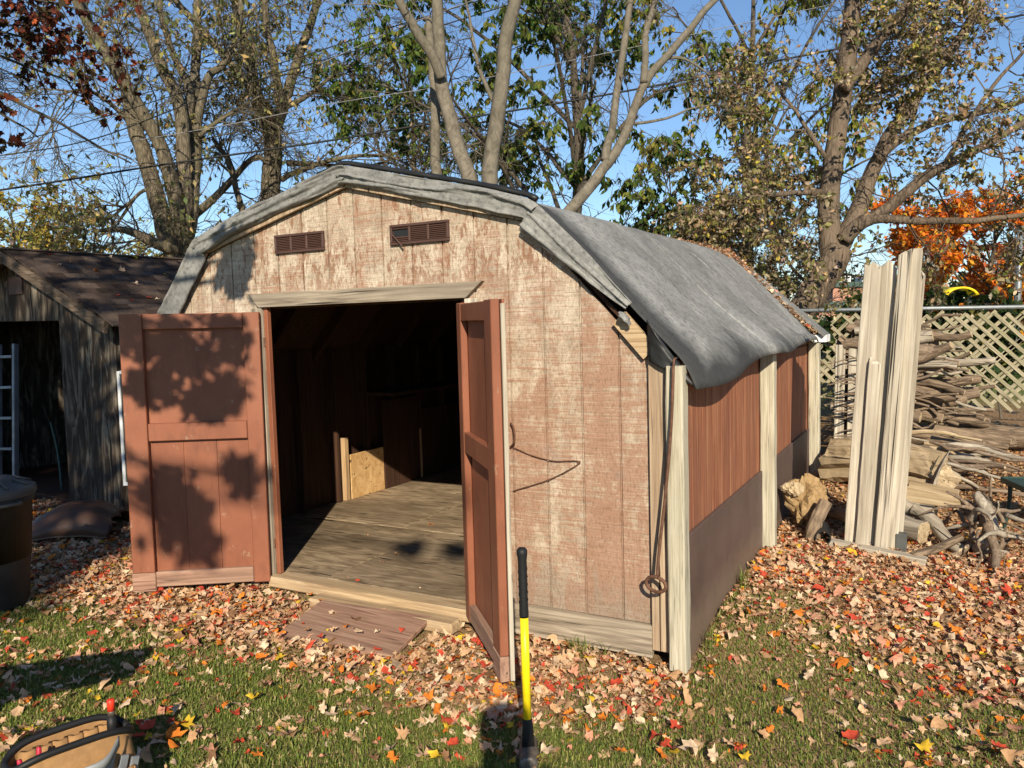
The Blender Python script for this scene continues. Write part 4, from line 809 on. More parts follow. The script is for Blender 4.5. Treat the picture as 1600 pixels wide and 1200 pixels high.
def leaf_cards(Pos, size, pal, wts, rg, hang=.5, wide=.5, shape=None, var=.25):
    N = len(Pos); pal = np.array(pal); ci = rg.choice(len(pal), N, p=np.array(wts)/sum(wts)); c = pal[ci]*(1+var*rg.standard_normal((N, 1)))*(1+.08*rg.standard_normal((N, 3))); c = np.clip(c, .004, .9)
    d = rg.standard_normal((N, 3)); d /= np.linalg.norm(d, axis=1)[:, None]; d[:, 2] -= hang; d /= np.linalg.norm(d, axis=1)[:, None]
    r = rg.standard_normal((N, 3)); w = np.cross(d, r); w /= np.linalg.norm(w, axis=1)[:, None]+1e-9; nn = np.cross(w, d); s = (size*(.6+.8*rg.random(N)))[:, None]
    if shape is None: sh = np.array([(0, 0, 0), (wide*.5, .35, .07), (wide*.42, .65, .06), (0, 1, -.06), (-wide*.42, .65, .06), (-wide*.5, .35, .07)])
    else: sh = shape
    V = Pos[:, None]+s[:, None]*(w[:, None]*sh[None, :, 0:1]+d[:, None]*sh[None, :, 1:2]+nn[:, None]*sh[None, :, 2:3])
    return V, np.repeat(c, len(sh), 0)
DIAMOND = np.array([(0, 0, 0), (.23, .5, .06), (0, 1, -.05), (-.23, .5, .06)]); DIAMOND_F = np.array([(0, 1, 2, 3)])
OVAL_F = np.array([(0, 1, 2, 3), (0, 3, 4, 5)])
_h2 = [(.0, .0), (.28, -.10), (.36, .10), (.70, .20), (.55, .38), (.66, .74), (.34, .66), (0, 1.08)]
MAPLE = np.array([(x, y-.0, 0) for x, y in _h2]+[(-x, y, 0) for x, y in _h2[-2:0:-1]]+[(0, .42, 0)])
MAPLE[:, :2] *= .62
_lo = [(0, -.02), (.34, .02), (.68, .20), (.52, .40), (.62, .74), (.30, .64), (0, 1.06)]
MLO = np.array([(x, y, 0) for x, y in _lo]+[(-x, y, 0) for x, y in _lo[-2:0:-1]]); MLO[:, :2] *= .62; MLO_F = np.array([(0, 1, 11), (1, 2, 3), (1, 3, 11), (3, 9, 11), (9, 10, 11), (3, 4, 5), (3, 5, 7), (3, 7, 9), (7, 8, 9), (5, 6, 7)])
MN = len(MAPLE)-1; MAPLE_F = np.array([(i, (i+1) % MN, MN) for i in range(MN)])
def leaves_mesh(name, m, V, C, Fq):
    N, k, _ = V.shape; Fc = (np.arange(N)*k)[:, None, None]+Fq[None]; return arr_mesh(name, V, Fc.reshape(-1, Fq.shape[1]), m, C)
def pick(P, n, rg, tmin=.15):
    N, K, _ = P.shape; t = tmin+(1-tmin)*rg.random((N, n)); q = t*(K-1); i = np.minimum(q.astype(int), K-2); u = (q-i)[..., None]; ix = np.arange(N)[:, None]
    return (P[ix, i]*(1-u)+P[ix, i+1]*u).reshape(-1, 3)
def tree(name, label, barkm, limbs, levels, leaf, seed=1, cat='tree', group=None, twig='bark_dark', base=None, keep=None):
    rg = np.random.default_rng(seed); b = base if base is not None else limbs[0][0][0]; root = thing(name, label, cat, tuple(map(float, b)), 0, group); b = np.array(b, float)
    mb = MB(); PL = []; 
    for k, (pts, r0, r1) in enumerate(limbs):
        Q = crom(np.asarray(pts, float), 26); Lq = np.linalg.norm(Q[-1]-Q[0]); jt = rg.standard_normal((24, 3)); jt[1:-1] = (jt[:-2]+jt[1:-1]+jt[2:])/3; Q[1:-1] += .0035*Lq*jt; PL.append(Q)
        rr = r0+(r1-r0)*np.linspace(0, 1, 26); rr[0] *= 1.06; mb.tube(Q-b, rr, 10, rough=.09, seed=k)
    mb.build('trunk', MATS[barkm], root, True)
    P = np.stack(PL); Vs, Fs, off = [], [], 0; tips = None; rb = np.full(len(P), .03); last = None
    for n, L, spread, droop, r in levels:
        P = sprout(P, n, L, spread, droop, rg, 5 if r > .0055 else 4)
        if keep is not None: P = P[keep(P[:, -1])]
        V, F_ = rows_tube(P, np.full(len(P), r)*(.6+.8*rg.random(len(P))), np.full(len(P), r*.35)); Vs.append(V); Fs.append(F_+off); off += len(V); last = P
    o = link('twigs', arr_mesh('twigs', np.concatenate(Vs)-b, np.concatenate(Fs), MATS[twig], smooth=True), root); o['kind'] = 'stuff'
    if leaf:
        pos = pick(last, leaf['n'], rg)
        if leaf.get('p', 1) < 1: pos = pos[rg.random(len(pos)) < leaf['p']]
        if leaf.get('clump'): pos = pos[fnoise(pos[:, 0]*1.1+pos[:, 1]*.7, pos[:, 2]*1.3+pos[:, 1]*.5, seed, 2) > leaf['clump']]
        mp = leaf.get('maple'); V, C = leaf_cards(pos, leaf['s'], leaf['pal'], leaf['w'], rg, leaf.get('hang', .5), leaf.get('wide', .5), MLO if mp else (DIAMOND if leaf.get('far') else None))
        o = link('crown', leaves_mesh('crown', MATS['leaf'], V-b, C, MLO_F if mp else (DIAMOND_F if leaf.get('far') else OVAL_F)), root); o['kind'] = 'stuff'
    return root
def px(pts, D, r0, r1, dD=0., ground=False):
    n = len(pts); P = [at(x, y, D+dD*i/max(1, n-1)) for i, (x, y) in enumerate(pts)]
    if ground: q = P[0].copy(); q[2] = -.1; P = [q]+P
    k = D/FPX/2; return (np.array(P), r0*k, r1*k)
OLIVE = [(.17, .18, .06), (.27, .25, .09), (.11, .13, .05), (.42, .33, .14), (.38, .28, .18)]
# ash with many stems behind the dark shed
tree('many_stemmed_tree', 'many stemmed furrowed tree behind the dark shed, mostly bare', 'bark_ash', [
    px([(282, 470), (282, 402), (280, 375)], 14.5, 55, 45, 0, True),
    px([(276, 392), (262, 374), (245, 308), (224, 238), (206, 189), (196, 130), (170, 90), (140, 40), (105, -60)], 14.5, 31, 12, -.6), px([(280, 380), (276, 315), (252, 231), (224, 182), (192, 129), (175, 101), (129, 21), (80, -80)], 14.5, 25, 10, -1.5),
    px([(287, 385), (289, 340), (290, 280), (285, 196), (273, 147), (252, 105), (231, 52), (205, -15), (170, -120)], 14.5, 28, 12, .2), px([(290, 380), (300, 315), (304, 250), (306, 196), (305, 140), (308, 87), (308, 0), (320, -130)], 14.6, 24, 10, .9),
    px([(305, 205), (325, 122), (350, 98), (372, 40), (380, -60)], 14.8, 14, 7, .5), px([(290, 230), (297, 147), (276, 98), (252, 21), (240, -80)], 14.7, 15, 7, .8),
    px([(285, 395), (269, 388), (238, 378), (210, 364), (180, 358), (150, 362)], 14.4, 24, 4, -.8), px([(250, 310), (227, 297), (196, 322), (164, 346), (120, 370)], 14.4, 7, 2, -.6), px([(311, 213), (332, 196), (371, 171), (405, 150)], 14.7, 8, 2, .6), px([(206, 195), (170, 160), (130, 140), (90, 150)], 14.3, 8, 2, -.7)],
    [(10, 2.0, .75, .05, .017), (7, 1.0, .7, .10, .008), (5, .5, .7, .16, .0045)], dict(far=1, n=3, s=.12, p=.6, pal=OLIVE, w=[3, 3, 3, 2, 1], hang=1., wide=.32, clump=.40), 3, twig='bark_ash', base=at(282, 470, 14.5)*np.array([1, 1, 0]))
tree('forked_ash_tree', 'tall forked grey tree rising behind the left roof slope', 'bark_ash', [
    px([(424, 480), (424, 308), (425, 260), (425, 205)], 17.5, 32, 26, 0, True), px([(425, 215), (406, 157), (388, 87), (371, 21), (350, -80)], 17.5, 22, 11, .5), px([(427, 215), (445, 160), (462, 105), (490, 21), (520, -70)], 17.5, 19, 10, 1.), px([(425, 210), (437, 180), (430, 105), (416, 35), (410, -70)], 17.5, 18, 8, -.8),
    px([(424, 180), (413, 162), (378, 122), (336, 70), (280, 7), (240, -50)], 17.4, 16, 7, -.8), px([(443, 168), (480, 150), (520, 118), (560, 95)], 17.5, 10, 3, .6), px([(430, 290), (402, 245), (345, 300), (304, 336)][::-1], 17.2, 14, 5, .2), px([(381, 340), (368, 290), (353, 245), (332, 217)], 17., 11, 6, 0), px([(440, 280), (480, 262), (540, 245), (620, 240), (660, 205)], 17.4, 10, 3, .5), px([(448, 255), (500, 256), (560, 262), (640, 240)], 17.6, 10, 3, .5)],
    [(12, 2.1, .75, .06, .020), (7, 1.05, .7, .10, .009), (5, .55, .7, .16, .005)], dict(far=1, n=3, s=.13, p=.65, pal=OLIVE, w=[3, 2, 3, 2, 1], hang=1., wide=.32, clump=.38), 5, twig='bark_ash', base=at(424, 480, 17.5)*np.array([1, 1, 0]))
tree('smooth_grey_maple', 'smooth grey maple with bare twin stems just behind the shed ridge', 'bark_maple', [
    px([(752, 400), (743, 300), (717, 227), (697, 160), (688, 110), (684, 33), (682, -60)], 8.6, 29, 17, .3, True), px([(758, 400), (764, 307), (770, 233), (783, 150), (793, 67), (805, 0), (815, -90)], 8.5, 29, 19, 0, True), px([(740, 400), (720, 340), (690, 300), (681, 250), (680, 183), (676, 120), (672, 30)], 9.0, 19, 14, .3), px([(690, 120), (677, 90), (650, 47), (623, 0), (600, -50)], 8.7, 17, 13, -.4),
    px([(780, 180), (750, 110), (735, 40), (720, -40)], 8.9, 8, 3, .3)],
    [(3, .7, .8, .02, .010), (3, .4, .7, .05, .004)], dict(n=1, s=.09, p=.10, pal=OLIVE, w=[2, 2, 2, 1, 1]), 7, twig='bark_maple', base=at(755, 400, 8.55)*np.array([1, 1, 0]))
tree('pale_leaning_tree', 'pale slender tree leaning right beyond the shed roof', 'bark_maple', [
    px([(800, 440), (850, 385), (883, 340), (933, 283), (953, 247), (983, 200), (1010, 123), (1057, 67), (1110, 7), (1160, -50)], 8.8, 24, 9, .4, True), px([(945, 250), (949, 225), (957, 200), (967, 117), (983, 17), (990, -60)], 8.9, 14, 9, .2), px([(1006, 128), (1008, 100), (1010, 50), (1023, 0), (1035, -50)], 9, 12, 8, .2), px([(1030, 95), (1060, 90), (1085, 100), (1110, 118)], 9.1, 6, 2, .1), px([(985, 195), (1040, 185), (1080, 170), (1110, 165)], 9.1, 5, 2, .2)],
    [(5, .55, .8, .03, .007), (4, .35, .7, .06, .0035)], dict(n=2, s=.07, p=.35, pal=[(.30, .19, .13), (.38, .25, .16), (.25, .22, .06)], w=[3, 2, 1], hang=1.2, wide=.3), 8, twig='bark_maple', base=at(800, 440, 8.8)*np.array([1, 1, 0]))
ELM = [(.36, .27, .15), (.26, .24, .075), (.48, .38, .26), (.13, .15, .05), (.55, .42, .07), (.27, .19, .12)]
tree('leaning_elm_tree', 'big brown trunked leaning tree with small tan leaves by the fence', 'bark_elm', [
    px([(1225, 530), (1254, 483), (1287, 433), (1310, 390)], 10.2, 45, 45, 0, True), px([(1304, 400), (1297, 360), (1296, 304), (1304, 229), (1317, 137), (1329, 75), (1333, 0), (1338, -90)], 10.2, 34, 24, .3), px([(1308, 395), (1325, 362), (1346, 312), (1371, 250), (1400, 200), (1440, 140), (1500, 60), (1540, -20)], 10.2, 33, 12, .8),
    px([(1318, 375), (1345, 350), (1383, 329), (1442, 279), (1504, 246), (1560, 215), (1640, 170)], 10.1, 24, 8, -.6), px([(1340, 355), (1375, 342), (1450, 346), (1510, 345), (1567, 340), (1660, 330)], 10.0, 15, 6, -.7), px([(1317, 140), (1340, 110), (1358, 83), (1417, 8), (1450, -50)], 10.2, 21, 14, .2), px([(1297, 302), (1279, 300), (1212, 304), (1150, 312), (1110, 330)], 10.2, 12, 3, .4), px([(1372, 250), (1421, 208), (1496, 183), (1580, 165), (1680, 120)], 10.4, 15, 6, .5), px([(1300, 260), (1260, 200), (1225, 150), (1190, 120)], 10.3, 8, 3, .3), px([(1480, 250), (1540, 150), (1600, 80), (1650, 20)], 10.2, 8, 3, .2), px([(1290, 420), (1230, 380), (1180, 360), (1130, 300)], 10.6, 6, 2, .4), px([(1275, 450), (1235, 415), (1200, 340), (1185, 240)], 10.9, 6, 2, .4), px([(1420, 205), (1440, 130), (1430, 60), (1440, -20)], 10.7, 8, 3, .3)],
    [(13, 1.25, .95, .05, .011), (7, .6, .8, .08, .005), (4, .3, .7, .12, .0026)], dict(n=7, s=.070, pal=ELM, w=[4, 4, 3, 2, .6, 1.5], hang=.7, wide=.5, clump=.33), 9, twig='bark_elm', base=at(1225, 530, 10.2)*np.array([1, 1, 0]))
def auto_limbs(base, h, rad, tr, n, seed, low=.25):
    rg = np.random.default_rng(seed); b = np.array(base, float); top = b+np.array([rg.uniform(-.05, .05)*h, rg.uniform(-.05, .05)*h, h*.9]); mid = (b+top)/2+np.array([rg.uniform(-.06, .06)*h, 0, 0]); tk = crom([b, mid, top], 9); out = [(tk, tr, tr*.15)]
    for k in range(n):
        i = low+(.85-low)*k/n; s = tk[int(i*8)]; a = k*2.4+rg.uniform(-.4, .4); e = b+np.array([math.cos(a)*rad*rg.uniform(.6, 1.), math.sin(a)*rad*rg.uniform(.6, 1.), h*(i+rg.uniform(.08, .30))])
        m = (s+e)/2+np.array([0, 0, .06*h]); out.append(([s, m, e], tr*.42*(1-.5*i), tr*.08))
    return out
def base_at(x, D, z=-.05): p = at(x, 495, D); return np.array([p[0], p[1], z])
GREEN = [(.045, .085, .018), (.085, .13, .024), (.15, .18, .03), (.24, .22, .04)]
b_ = base_at(850, 15)
tree('dense_green_tree', 'dense dark green tree filling the sky behind the twin stems', 'bark_dark', auto_limbs(b_, 9.0, 3.9, .17, 16, 4, .18), [(12, 1.5, .8, .08, .014), (6, .8, .8, .10, .006), (3, .4, .7, .22, .003)], dict(far=1, n=11, s=.125, pal=GREEN, w=[4, 4, 3, 1], hang=1.3, wide=.42, clump=.355), 12, base=b_)
b_ = base_at(1175, 18)
tree('yellow_green_tree', 'yellow green tree with drooping boughs beyond the rear roof', 'bark_dark', auto_limbs(b_, 10.5, 2.6, .16, 13, 6, .25), [(9, 1.4, .8, .15, .014), (6, .8, .8, .18, .006), (3, .4, .7, .25, .003)], dict(far=1, n=7, s=.15, pal=[(.12, .16, .02), (.21, .23, .03), (.34, .31, .045), (.38, .28, .15)], w=[3, 3, 2, 1.4], hang=1.5, wide=.42, clump=.36), 13, base=b_)
b_ = base_at(640, 20)
tree('bright_green_tree', 'bright green tree glimpsed between the grey trunks', 'bark_dark', auto_limbs(b_, 9.5, 2.2, .14, 11, 9, .4), [(8, 1.2, .8, .1, .013), (5, .8, .8, .15, .006), (3, .4, .7, .2, .003)], dict(far=1, n=6, s=.15, pal=[(.06, .12, .016), (.10, .17, .026), (.16, .22, .04)], w=[3, 3, 1], hang=1.2, clump=.45), 14, base=b_)
YEL = [(.42, .33, .06), (.30, .27, .055), (.50, .36, .06), (.20, .21, .055), (.40, .19, .06)]
for i, (x, D, h, r, s, lab) in enumerate(((20, 17, 4.6, 2.3, 21, 'yellow leaved bush behind the dark shed at the picture edge'), (120, 22, 4.4, 2.6, 22, 'olive yellow bush behind the dark shed roof'), (205, 25, 4.0, 2.6, 23, 'pale yellow bush left of the many stemmed tree'), (335, 24, 4.2, 2.3, 25, 'greyish bush between the many stemmed tree and the shed'), (970, 21, 3.7, 1.5, 24, 'round yellow green shrub just above the shed roof'))):
    b_ = base_at(x, D); tree('autumn_bush', lab, 'bark_dark', auto_limbs(b_, h, r, .07, 14, s, .08), [(9, .9, .8, .0, .010), (6, .5, .8, .03, .005)], dict(far=1, n=12, s=.115, pal=YEL if i != 4 else [(.13, .13, .02), (.22, .18, .025), (.08, .10, .018)], w=[3, 3, 2, 3, .6] if i != 4 else [3, 2, 2], hang=.3, wide=.55, clump=.33), s, 'bush', 'autumn bushes behind the sheds', base=b_)
for i, (x, D, h, r, s, lab) in enumerate(((1195, 12.5, 3.2, .9, 31, 'brown twiggy shrub behind the rear corner of the roof'), (1255, 12.2, 2.9, .8, 32, 'tan twiggy shrub against the leaning trunk'), (1125, 13.5, 3.3, 1.0, 33, 'dry grey shrub above the leaf covered roof edge'))):
    b_ = base_at(x, D); tree('dry_shrub', lab, 'bark_dark', auto_limbs(b_, h, r, .03, 12, s, .1), [(8, .6, .6, -.03, .006), (6, .35, .7, .0, .003)], dict(far=1, n=5, s=.065, pal=ELM, w=[4, 2, 3, 1, .5, 4], hang=.3, p=.8), s, 'shrub', 'dry shrubs behind the roof', base=b_)
for i, (x, D, h, s, lab) in enumerate(((1322, 9.9, 1.75, 41, 'dark green vine bush against the lattice fence'), (1500, 10.8, 1.85, 42, 'green weed bush above the fence rail by the planks'), (1575, 11., 1.82, 43, 'green weed bush above the fence rail at the picture edge'), (1420, 10.9, 1.95, 44, 'dark green weed bush behind the plank tops'))):
    b_ = base_at(x, D); tree('vine_bush', lab, 'bark_dark', auto_limbs(b_, h, .45, .02, 9, s, .25), [(7, .45, .7, .0, .005), (4, .25, .7, .05, .003)], dict(n=6, s=.085, pal=[(.02, .045, .012), (.04, .07, .015), (.14, .13, .03)], w=[3, 2, 1 if i else .3], hang=.6, wide=.8), s, 'bush', 'bushes along the fence', base=b_)
b_ = base_at(1545, 34, -.3)
tree('orange_maple', 'blazing orange maple beyond the fence', 'bark_dark', auto_limbs(b_, 7.0, 4.9, .18, 20, 51, .1), [(13, 1.6, .8, .0, .02), (7, .8, .8, .02, .01)], dict(far=1, n=14, s=.26, pal=[(.80, .24, .02), (.72, .15, .015), (.85, .38, .03), (.45, .11, .03)], w=[4, 3, 2, 1], hang=.2, wide=.7, clump=.30), 51, base=b_)
# far trees along the horizon
FAR = [(.10, .11, .04), (.18, .13, .05), (.06, .09, .04), (.24, .12, .04), (.13, .10, .07)]
rg = random.Random(4)
FORD = ORD
for i in range(22):
    x = -60+i*78+rg.uniform(-20, 20); D = rg.uniform(62, 90)
    if 1290 < x < 1380: D = 110
    b_ = base_at(x, D, -.3); h = rg.uniform(3.6, 6.5)*(D/75) if not (1250 < x < 1420) else 5.6; c = FAR[i % 5]
    tree('far_tree', ('hazy olive', 'hazy brown', 'hazy dark green', 'hazy rust', 'hazy grey')[i % 5]+' tree far off on the horizon behind the gardens', 'bark_dark', auto_limbs(b_, h, h*.62, .12, 12, 60+i, .1), [(7, 1.6, .8, 0, .03), (4, .8, .8, 0, .015)], dict(far=1, n=9, s=.5, pal=[c, tuple(q*1.4 for q in c), tuple(q*.6 for q in c)], w=[1, 1, 1], wide=.8, hang=0), 60+i, 'tree', 'far trees on the horizon', base=b_)['label'] = f'{FORD[i]} far tree from the left on the horizon, hazy '+('olive', 'brown', 'dark green', 'rust', 'grey')[i % 5]
# red maple whose bough hangs into the top corner; its trunk stands out of the picture
RED = [(.085, .020, .012), (.16, .035, .018), (.26, .06, .02), (.045, .035, .012), (.30, .11, .02)]
tb = np.array([-6.6, -2.6, 0.]); lm = [([tb, tb+(.1, .1, 2.), tb+(.2, .3, 4.5), tb+(.3, .5, 8.)], .26, .10)]
for k, (x, y, D) in enumerate(((60, 60, 8.5), (150, 20, 8.8), (20, 150, 8.2), (110, 130, 9.), (-60, 40, 8.), (205, 255, 8.6), (60, 215, 8.4), (-40, 180, 7.8), (90, -60, 8.6), (30, -30, 7.6), (-80, -100, 7.6), (200, -90, 9.2))):
    e = at(x, y, D); s = tb+np.array([.15, .25, 3.6+.25*k]); m = s*.5+e*.5+np.array([0, 0, .55]); lm.append(([s, m, e], .05, .008))
rgm = np.random.default_rng(3)
for k in range(8):
    e = np.array([-1.6+rgm.uniform(-2.6, 2.2), -4.2+rgm.uniform(-2.2, 2.0), rgm.uniform(6.4, 8.8)]); s = tb+np.array([.2, .3, 4.2+.25*k]); lm.append(([s, s*.5+e*.5+np.array([0, 0, .5]), e], .06, .01))
def keep_m1(E):                                                        # the bough keeps to the top corner of the picture
    d = E-CAM; zz = d@FW; X = 800+FPX*(d@RT)/zz; Y = 600-FPX*(d@UP)/zz
    inn = (zz > 0) & (X > -50) & (X < 1650) & (Y > -60)
    lim = np.minimum(250-X*.55+50*(X > 150), 262)
    return ~inn | ((Y < lim) & (X < 235))
tree('red_maple', 'dark red maple bough hanging into the top left corner', 'bark_dark', lm, [(14, 1.3, .9, .06, .008), (8, .6, .8, .10, .004)], dict(n=9, s=.086, pal=RED, w=[5, 3, 1.0, 4, .4], hang=1.1, maple=True, clump=.27), 71, base=tb, keep=keep_m1)
# big maple behind the photographer: it throws the dappled shade on the dark shed and the left door
tb = np.array([2.3, -10.6, 0.]); lm = [([tb, tb+(.05, .1, 2.), tb+(-.1, .2, 4.5), tb+(.0, .2, 8.)], .3, .10)]; spots = []
rgs = np.random.default_rng(17)
for k in range(46): spots.append((np.array([-4.9+2.75*rgs.random(), .8, 2.25*rgs.random()]), .30))
for k in range(20): spots.append((np.array([-4.6+3.3*rgs.random(), 1.2+2.6*rgs.random(), 2.15]), .26))
for q in ((-.02, -.34, .62), (.02, -.36, .40), (.10, -.3, .55), (.14, -.28, .32), (-.06, -.42, 1.35), (.16, -.28, 1.50), (.30, -.15, 1.28), (.05, -.35, 1.64), (.32, -.14, 1.62), (.36, -.1, .75), (.26, 0., 2.13), (.26, 0, 2.02), (-.16, -.48, 1.68), (.2, -.25, 1.22)): spots.append((np.array(q), .085))
for q in ((.95, .85, .08), (1.3, .95, .08)): spots.append((np.array(q), .06))
for q in ((-1.6, -.1, .1), (-1.3, .3, .1), (-2.2, .0, .1), (-2.6, .4, .1), (-1.9, .6, .1), (-3, -.2, 0), (-.84, -1.1, .25), (-.9, -1.0, .5), (-.7, -1.2, .05), (-.85, -1.25, .0), (-.65, -1.05, .2)): spots.append((np.array(q), .2))
cl = []
for k, (T_, r) in enumerate(spots):
    z = rgs.uniform(3.1, 4.1) if .08 < r < .09 else rgs.uniform(5.2, 8.2); p = T_-SUN*((z-T_[2])/-SUN[2]); cl.append((p, r))
for k, (p, r) in enumerate(cl):
    if k % 3 == 0 or r < .09:
        s = tb+np.array([0, .2, 3.6+3.8*rgs.random()]); 
        if np.hypot(*(p-CAM)[:2]) < 99: lm.append(([s, s*.45+p*.55+np.array([0, 0, .6]), p], .05, .012))
mp_ = thing('shade_maple', 'tall maple whose dappled shade falls on the dark shed', 'tree', tuple(tb)); mb = MB()
for k, (pts, a, b) in enumerate(lm): mb.tube(crom(np.asarray(pts, float), 14)-tb, np.linspace(a, b, 14), 8, rough=.08, seed=k)
mb.build('trunk', MATS['bark_maple'], mp_, True)
pos = np.concatenate([p+np.clip(rgs.standard_normal((int(70+190*r), 3)), -1.8, 1.8)*r*.75 for p, r in cl]); V, C = leaf_cards(pos, .12, RED, [2, 3, 3, 2, 3], rgs, .6, shape=MLO)
o = link('crown', leaves_mesh('crown', MATS['leaf'], V-tb, C, MLO_F), mp_); o['kind'] = 'stuff'

# ------------------------------------------------------------------ overhead cables
def cable(pts, D, r, m, lab, dD=0):
    P = crom([at(x, y, D+dD*(x/1600)) for x, y in pts], 40); b = MB(); b.tube(P-P[0], r, 6); o = b.build('overhead_cable', MATS[m], None, True); o.location = P[0]; tag(o, lab, 'cable', 'overhead cables')
cable([(-300, 335), (0, 297), (250, 258), (500, 222), (690, 190), (850, 165), (1060, 127), (1290, 80), (1700, 5)], 12.5, .016, 'cable', 'thick black overhead cable sagging behind the shed roof')
cable([(-300, 275), (0, 243), (150, 216), (300, 160), (450, 110), (640, 55), (900, -25)], 13, .010, 'cable', 'lower of the thin black overhead cables at the left'); cable([(-300, 265), (0, 225), (150, 186), (300, 140), (450, 95), (620, 40), (900, -45)], 13, .008, 'cable', 'upper of the thin black overhead cables at the left')
cable([(-300, 275), (0, 250), (300, 205), (530, 160), (690, 135), (890, 95), (1100, 50), (1400, -15)], 12, .0055, 'greycable', 'pale grey overhead cable crossing the grey trunks'); cable([(500, 100), (620, 45), (740, 0), (900, -60)], 12, .005, 'greycable', 'short pale overhead cable at the top of the twin stems')

# ------------------------------------------------------------------ beyond the fence
def fardir(x, D): return base_at(x, D, 0)
fb = thing('brick_building', 'low brick building with green roof bands far beyond the fence', 'building', tuple(fardir(1345, 62)), YAW)
part('wall', 'brick', (-4.2, 4, 0, 8, 0, 2.0), fb); part('upper_wall', 'brick', (-1.2, 5, 2.5, 9, 2.0, 3.75), fb); part('roof_band', 'darkgreen', (-1.4, 5.2, 2.3, 9.2, 3.75, 4.15), fb); part('roof_band', 'darkgreen', (-4.4, 4.2, -.2, 8.2, 2.0, 2.55), fb); part('roof_band', 'darkgreen', (-.6, 5.4, -1.7, -.05, 1.25, 1.7), fb); part('porch_wall', 'cream', (-.4, 5.2, -1.5, -.07, 0, 1.24), fb)
for a in ((-.6, .9, 4, 5.4, 4.15, 4.7), (1.8, 3.6, 4, 5.4, 4.15, 4.6)): part('rooftop_unit', 'white', a, fb, c=.05)
for x in (-3.2, -2.2): part('window', 'glass', (x, x+.7, -.02, .05, .5, 1.5), fb)
pb = fardir(1589, 26); mb = MB(); mb.tube([(0, 0, 0), (0, 0, 4.35)], .10, 10); o = mb.build('steel_pole', MATS['galv'], None, True); o.location = pb; tag(o, 'grey steel pole standing before the orange maple', 'pole'); mb = MB(); mb.lathe([(0, 4.45), (.06, 4.43), (.125, 4.36), (.125, 4.30), (.1, 4.29)], 12); mb.build('cap', MATS['galv'], o, True)
mb = MB(); P = []
for i in range(11):
    t = math.pi*(.08+.84*i/10); P.append([(-.42*math.cos(t), y, .27*math.sin(t)) for y in (-.35, -.1, .1, .35)])
mb.grid(P); o = mb.build('hood', MATS['yslide'], None, True); o.modifiers.new('t', 'SOLIDIFY').thickness = .05; yt = thing('play_hood', 'small arched yellow plastic hood beyond the fence', 'play equipment', tuple(base_at(1492, 22, 0)), YAW); o.parent = yt; o.location = (0, 0, 2.05)
for x in (-.40, .40): mb = MB(); mb.tube([(x, 0, 0), (x, 0, 2.15)], .03, 8); mb.build('post', MATS['galv'], yt, True)

# ------------------------------------------------------------------ grass
def inview(x, y, m=60):
    d = np.stack([x, y, np.zeros_like(x)], -1)-CAM; z = d@FW; X = 800+FPX*(d@RT)/z; Y = 600-FPX*(d@UP)/z
    return (z > 0) & (X > -m) & (X < 1600+m) & (Y < 1200+m*1.5)
def free(x, y): return ~((x > -.62) & (x < 3.24) & (y > -.03) & (y < 4.4)) & ~((x > -5.3) & (x < -2.05) & (y > .82) & (y < 4.4))
def dens(x, y):                                                        # how thick the leaves lie
    n = fnoise(x*1.15+3, y*1.15, 21, 4)
    d = .16+1.5*np.clip(n-.46, -.1, .3)
    d = np.maximum(d, sstep(-1.30+.5*(n-.45), -.55, y)*sstep(-3.5, -1, x)*sstep(3.3, 2.6, x)*1.05)
    d = np.maximum(d, sstep(-.35, 1.15, y+2.6*(n-.47))*sstep(3.0, 3.3, x)); d = np.maximum(d, sstep(-.9, -.3, y+.6*(n-.45))*sstep(3.4, 3.1, x)); d = np.maximum(d, sstep(1.2, 1.8, y))
    return np.clip(d*(.55+.9*fnoise(x*3.1, y*3.1, 33, 2)+.15), .05, 1)
rgg = np.random.default_rng(5); N = 680000
gxx = rgg.uniform(-3.5, 7.5, N); gyy = rgg.uniform(-3., 2.6, N); ok = (inview(gxx, gyy) | (inview(gxx, gyy, 600) & (rgg.random(N) < .16))) & free(gxx, gyy); gxx, gyy = gxx[ok], gyy[ok]
pr_ = np.clip(1.05-.95*sstep(.35, 1.0, dens(gxx, gyy)), .05, 1)*(1-.85*sstep(.2, 1.8, gyy)); ok = rgg.random(len(gxx)) < pr_; gxx, gyy = gxx[ok], gyy[ok]; N = len(gxx)
h = (.016+.024*rgg.random(N))*(.7+.6*fnoise(gxx*2, gyy*2, 44, 2)); a = rgg.uniform(0, 6.283, N); ln = rgg.uniform(.15, .95, N); wd = rgg.uniform(.0016, .0032, N)
nt_ = 1500; tx = np.r_[rgg.uniform(2.1, 3.15, 900), 3.25+.05*rgg.random(600)]; ty = np.r_[-.045-.05*rgg.random(900), rgg.uniform(.0, 1.8, 600)]; cl_ = fnoise(tx*5, ty*5, 77, 2) > .44; tx, ty = tx[cl_], ty[cl_]; nt_ = len(tx)
gxx = np.r_[gxx, tx]; gyy = np.r_[gyy, ty]; h = np.r_[h, .05+.09*rgg.random(nt_)]; a = np.r_[a, rgg.uniform(0, 6.283, nt_)]; ln = np.r_[ln, rgg.uniform(.2, .9, nt_)]; wd = np.r_[wd, np.full(nt_, .0022)]; N = len(gxx)
dx, dy = np.cos(a), np.sin(a); z0 = gh(gxx, gyy)-.004; B = np.stack([gxx, gyy, z0], -1); sd_ = np.stack([-dy, dx, 0*dx], -1)*wd[:, None]; l1 = np.stack([dx*ln*.35, dy*ln*.35, np.ones(N)*.6], -1)*h[:, None]; l2 = np.stack([dx*ln, dy*ln, np.ones(N)*(1-.3*ln)], -1)*h[:, None]
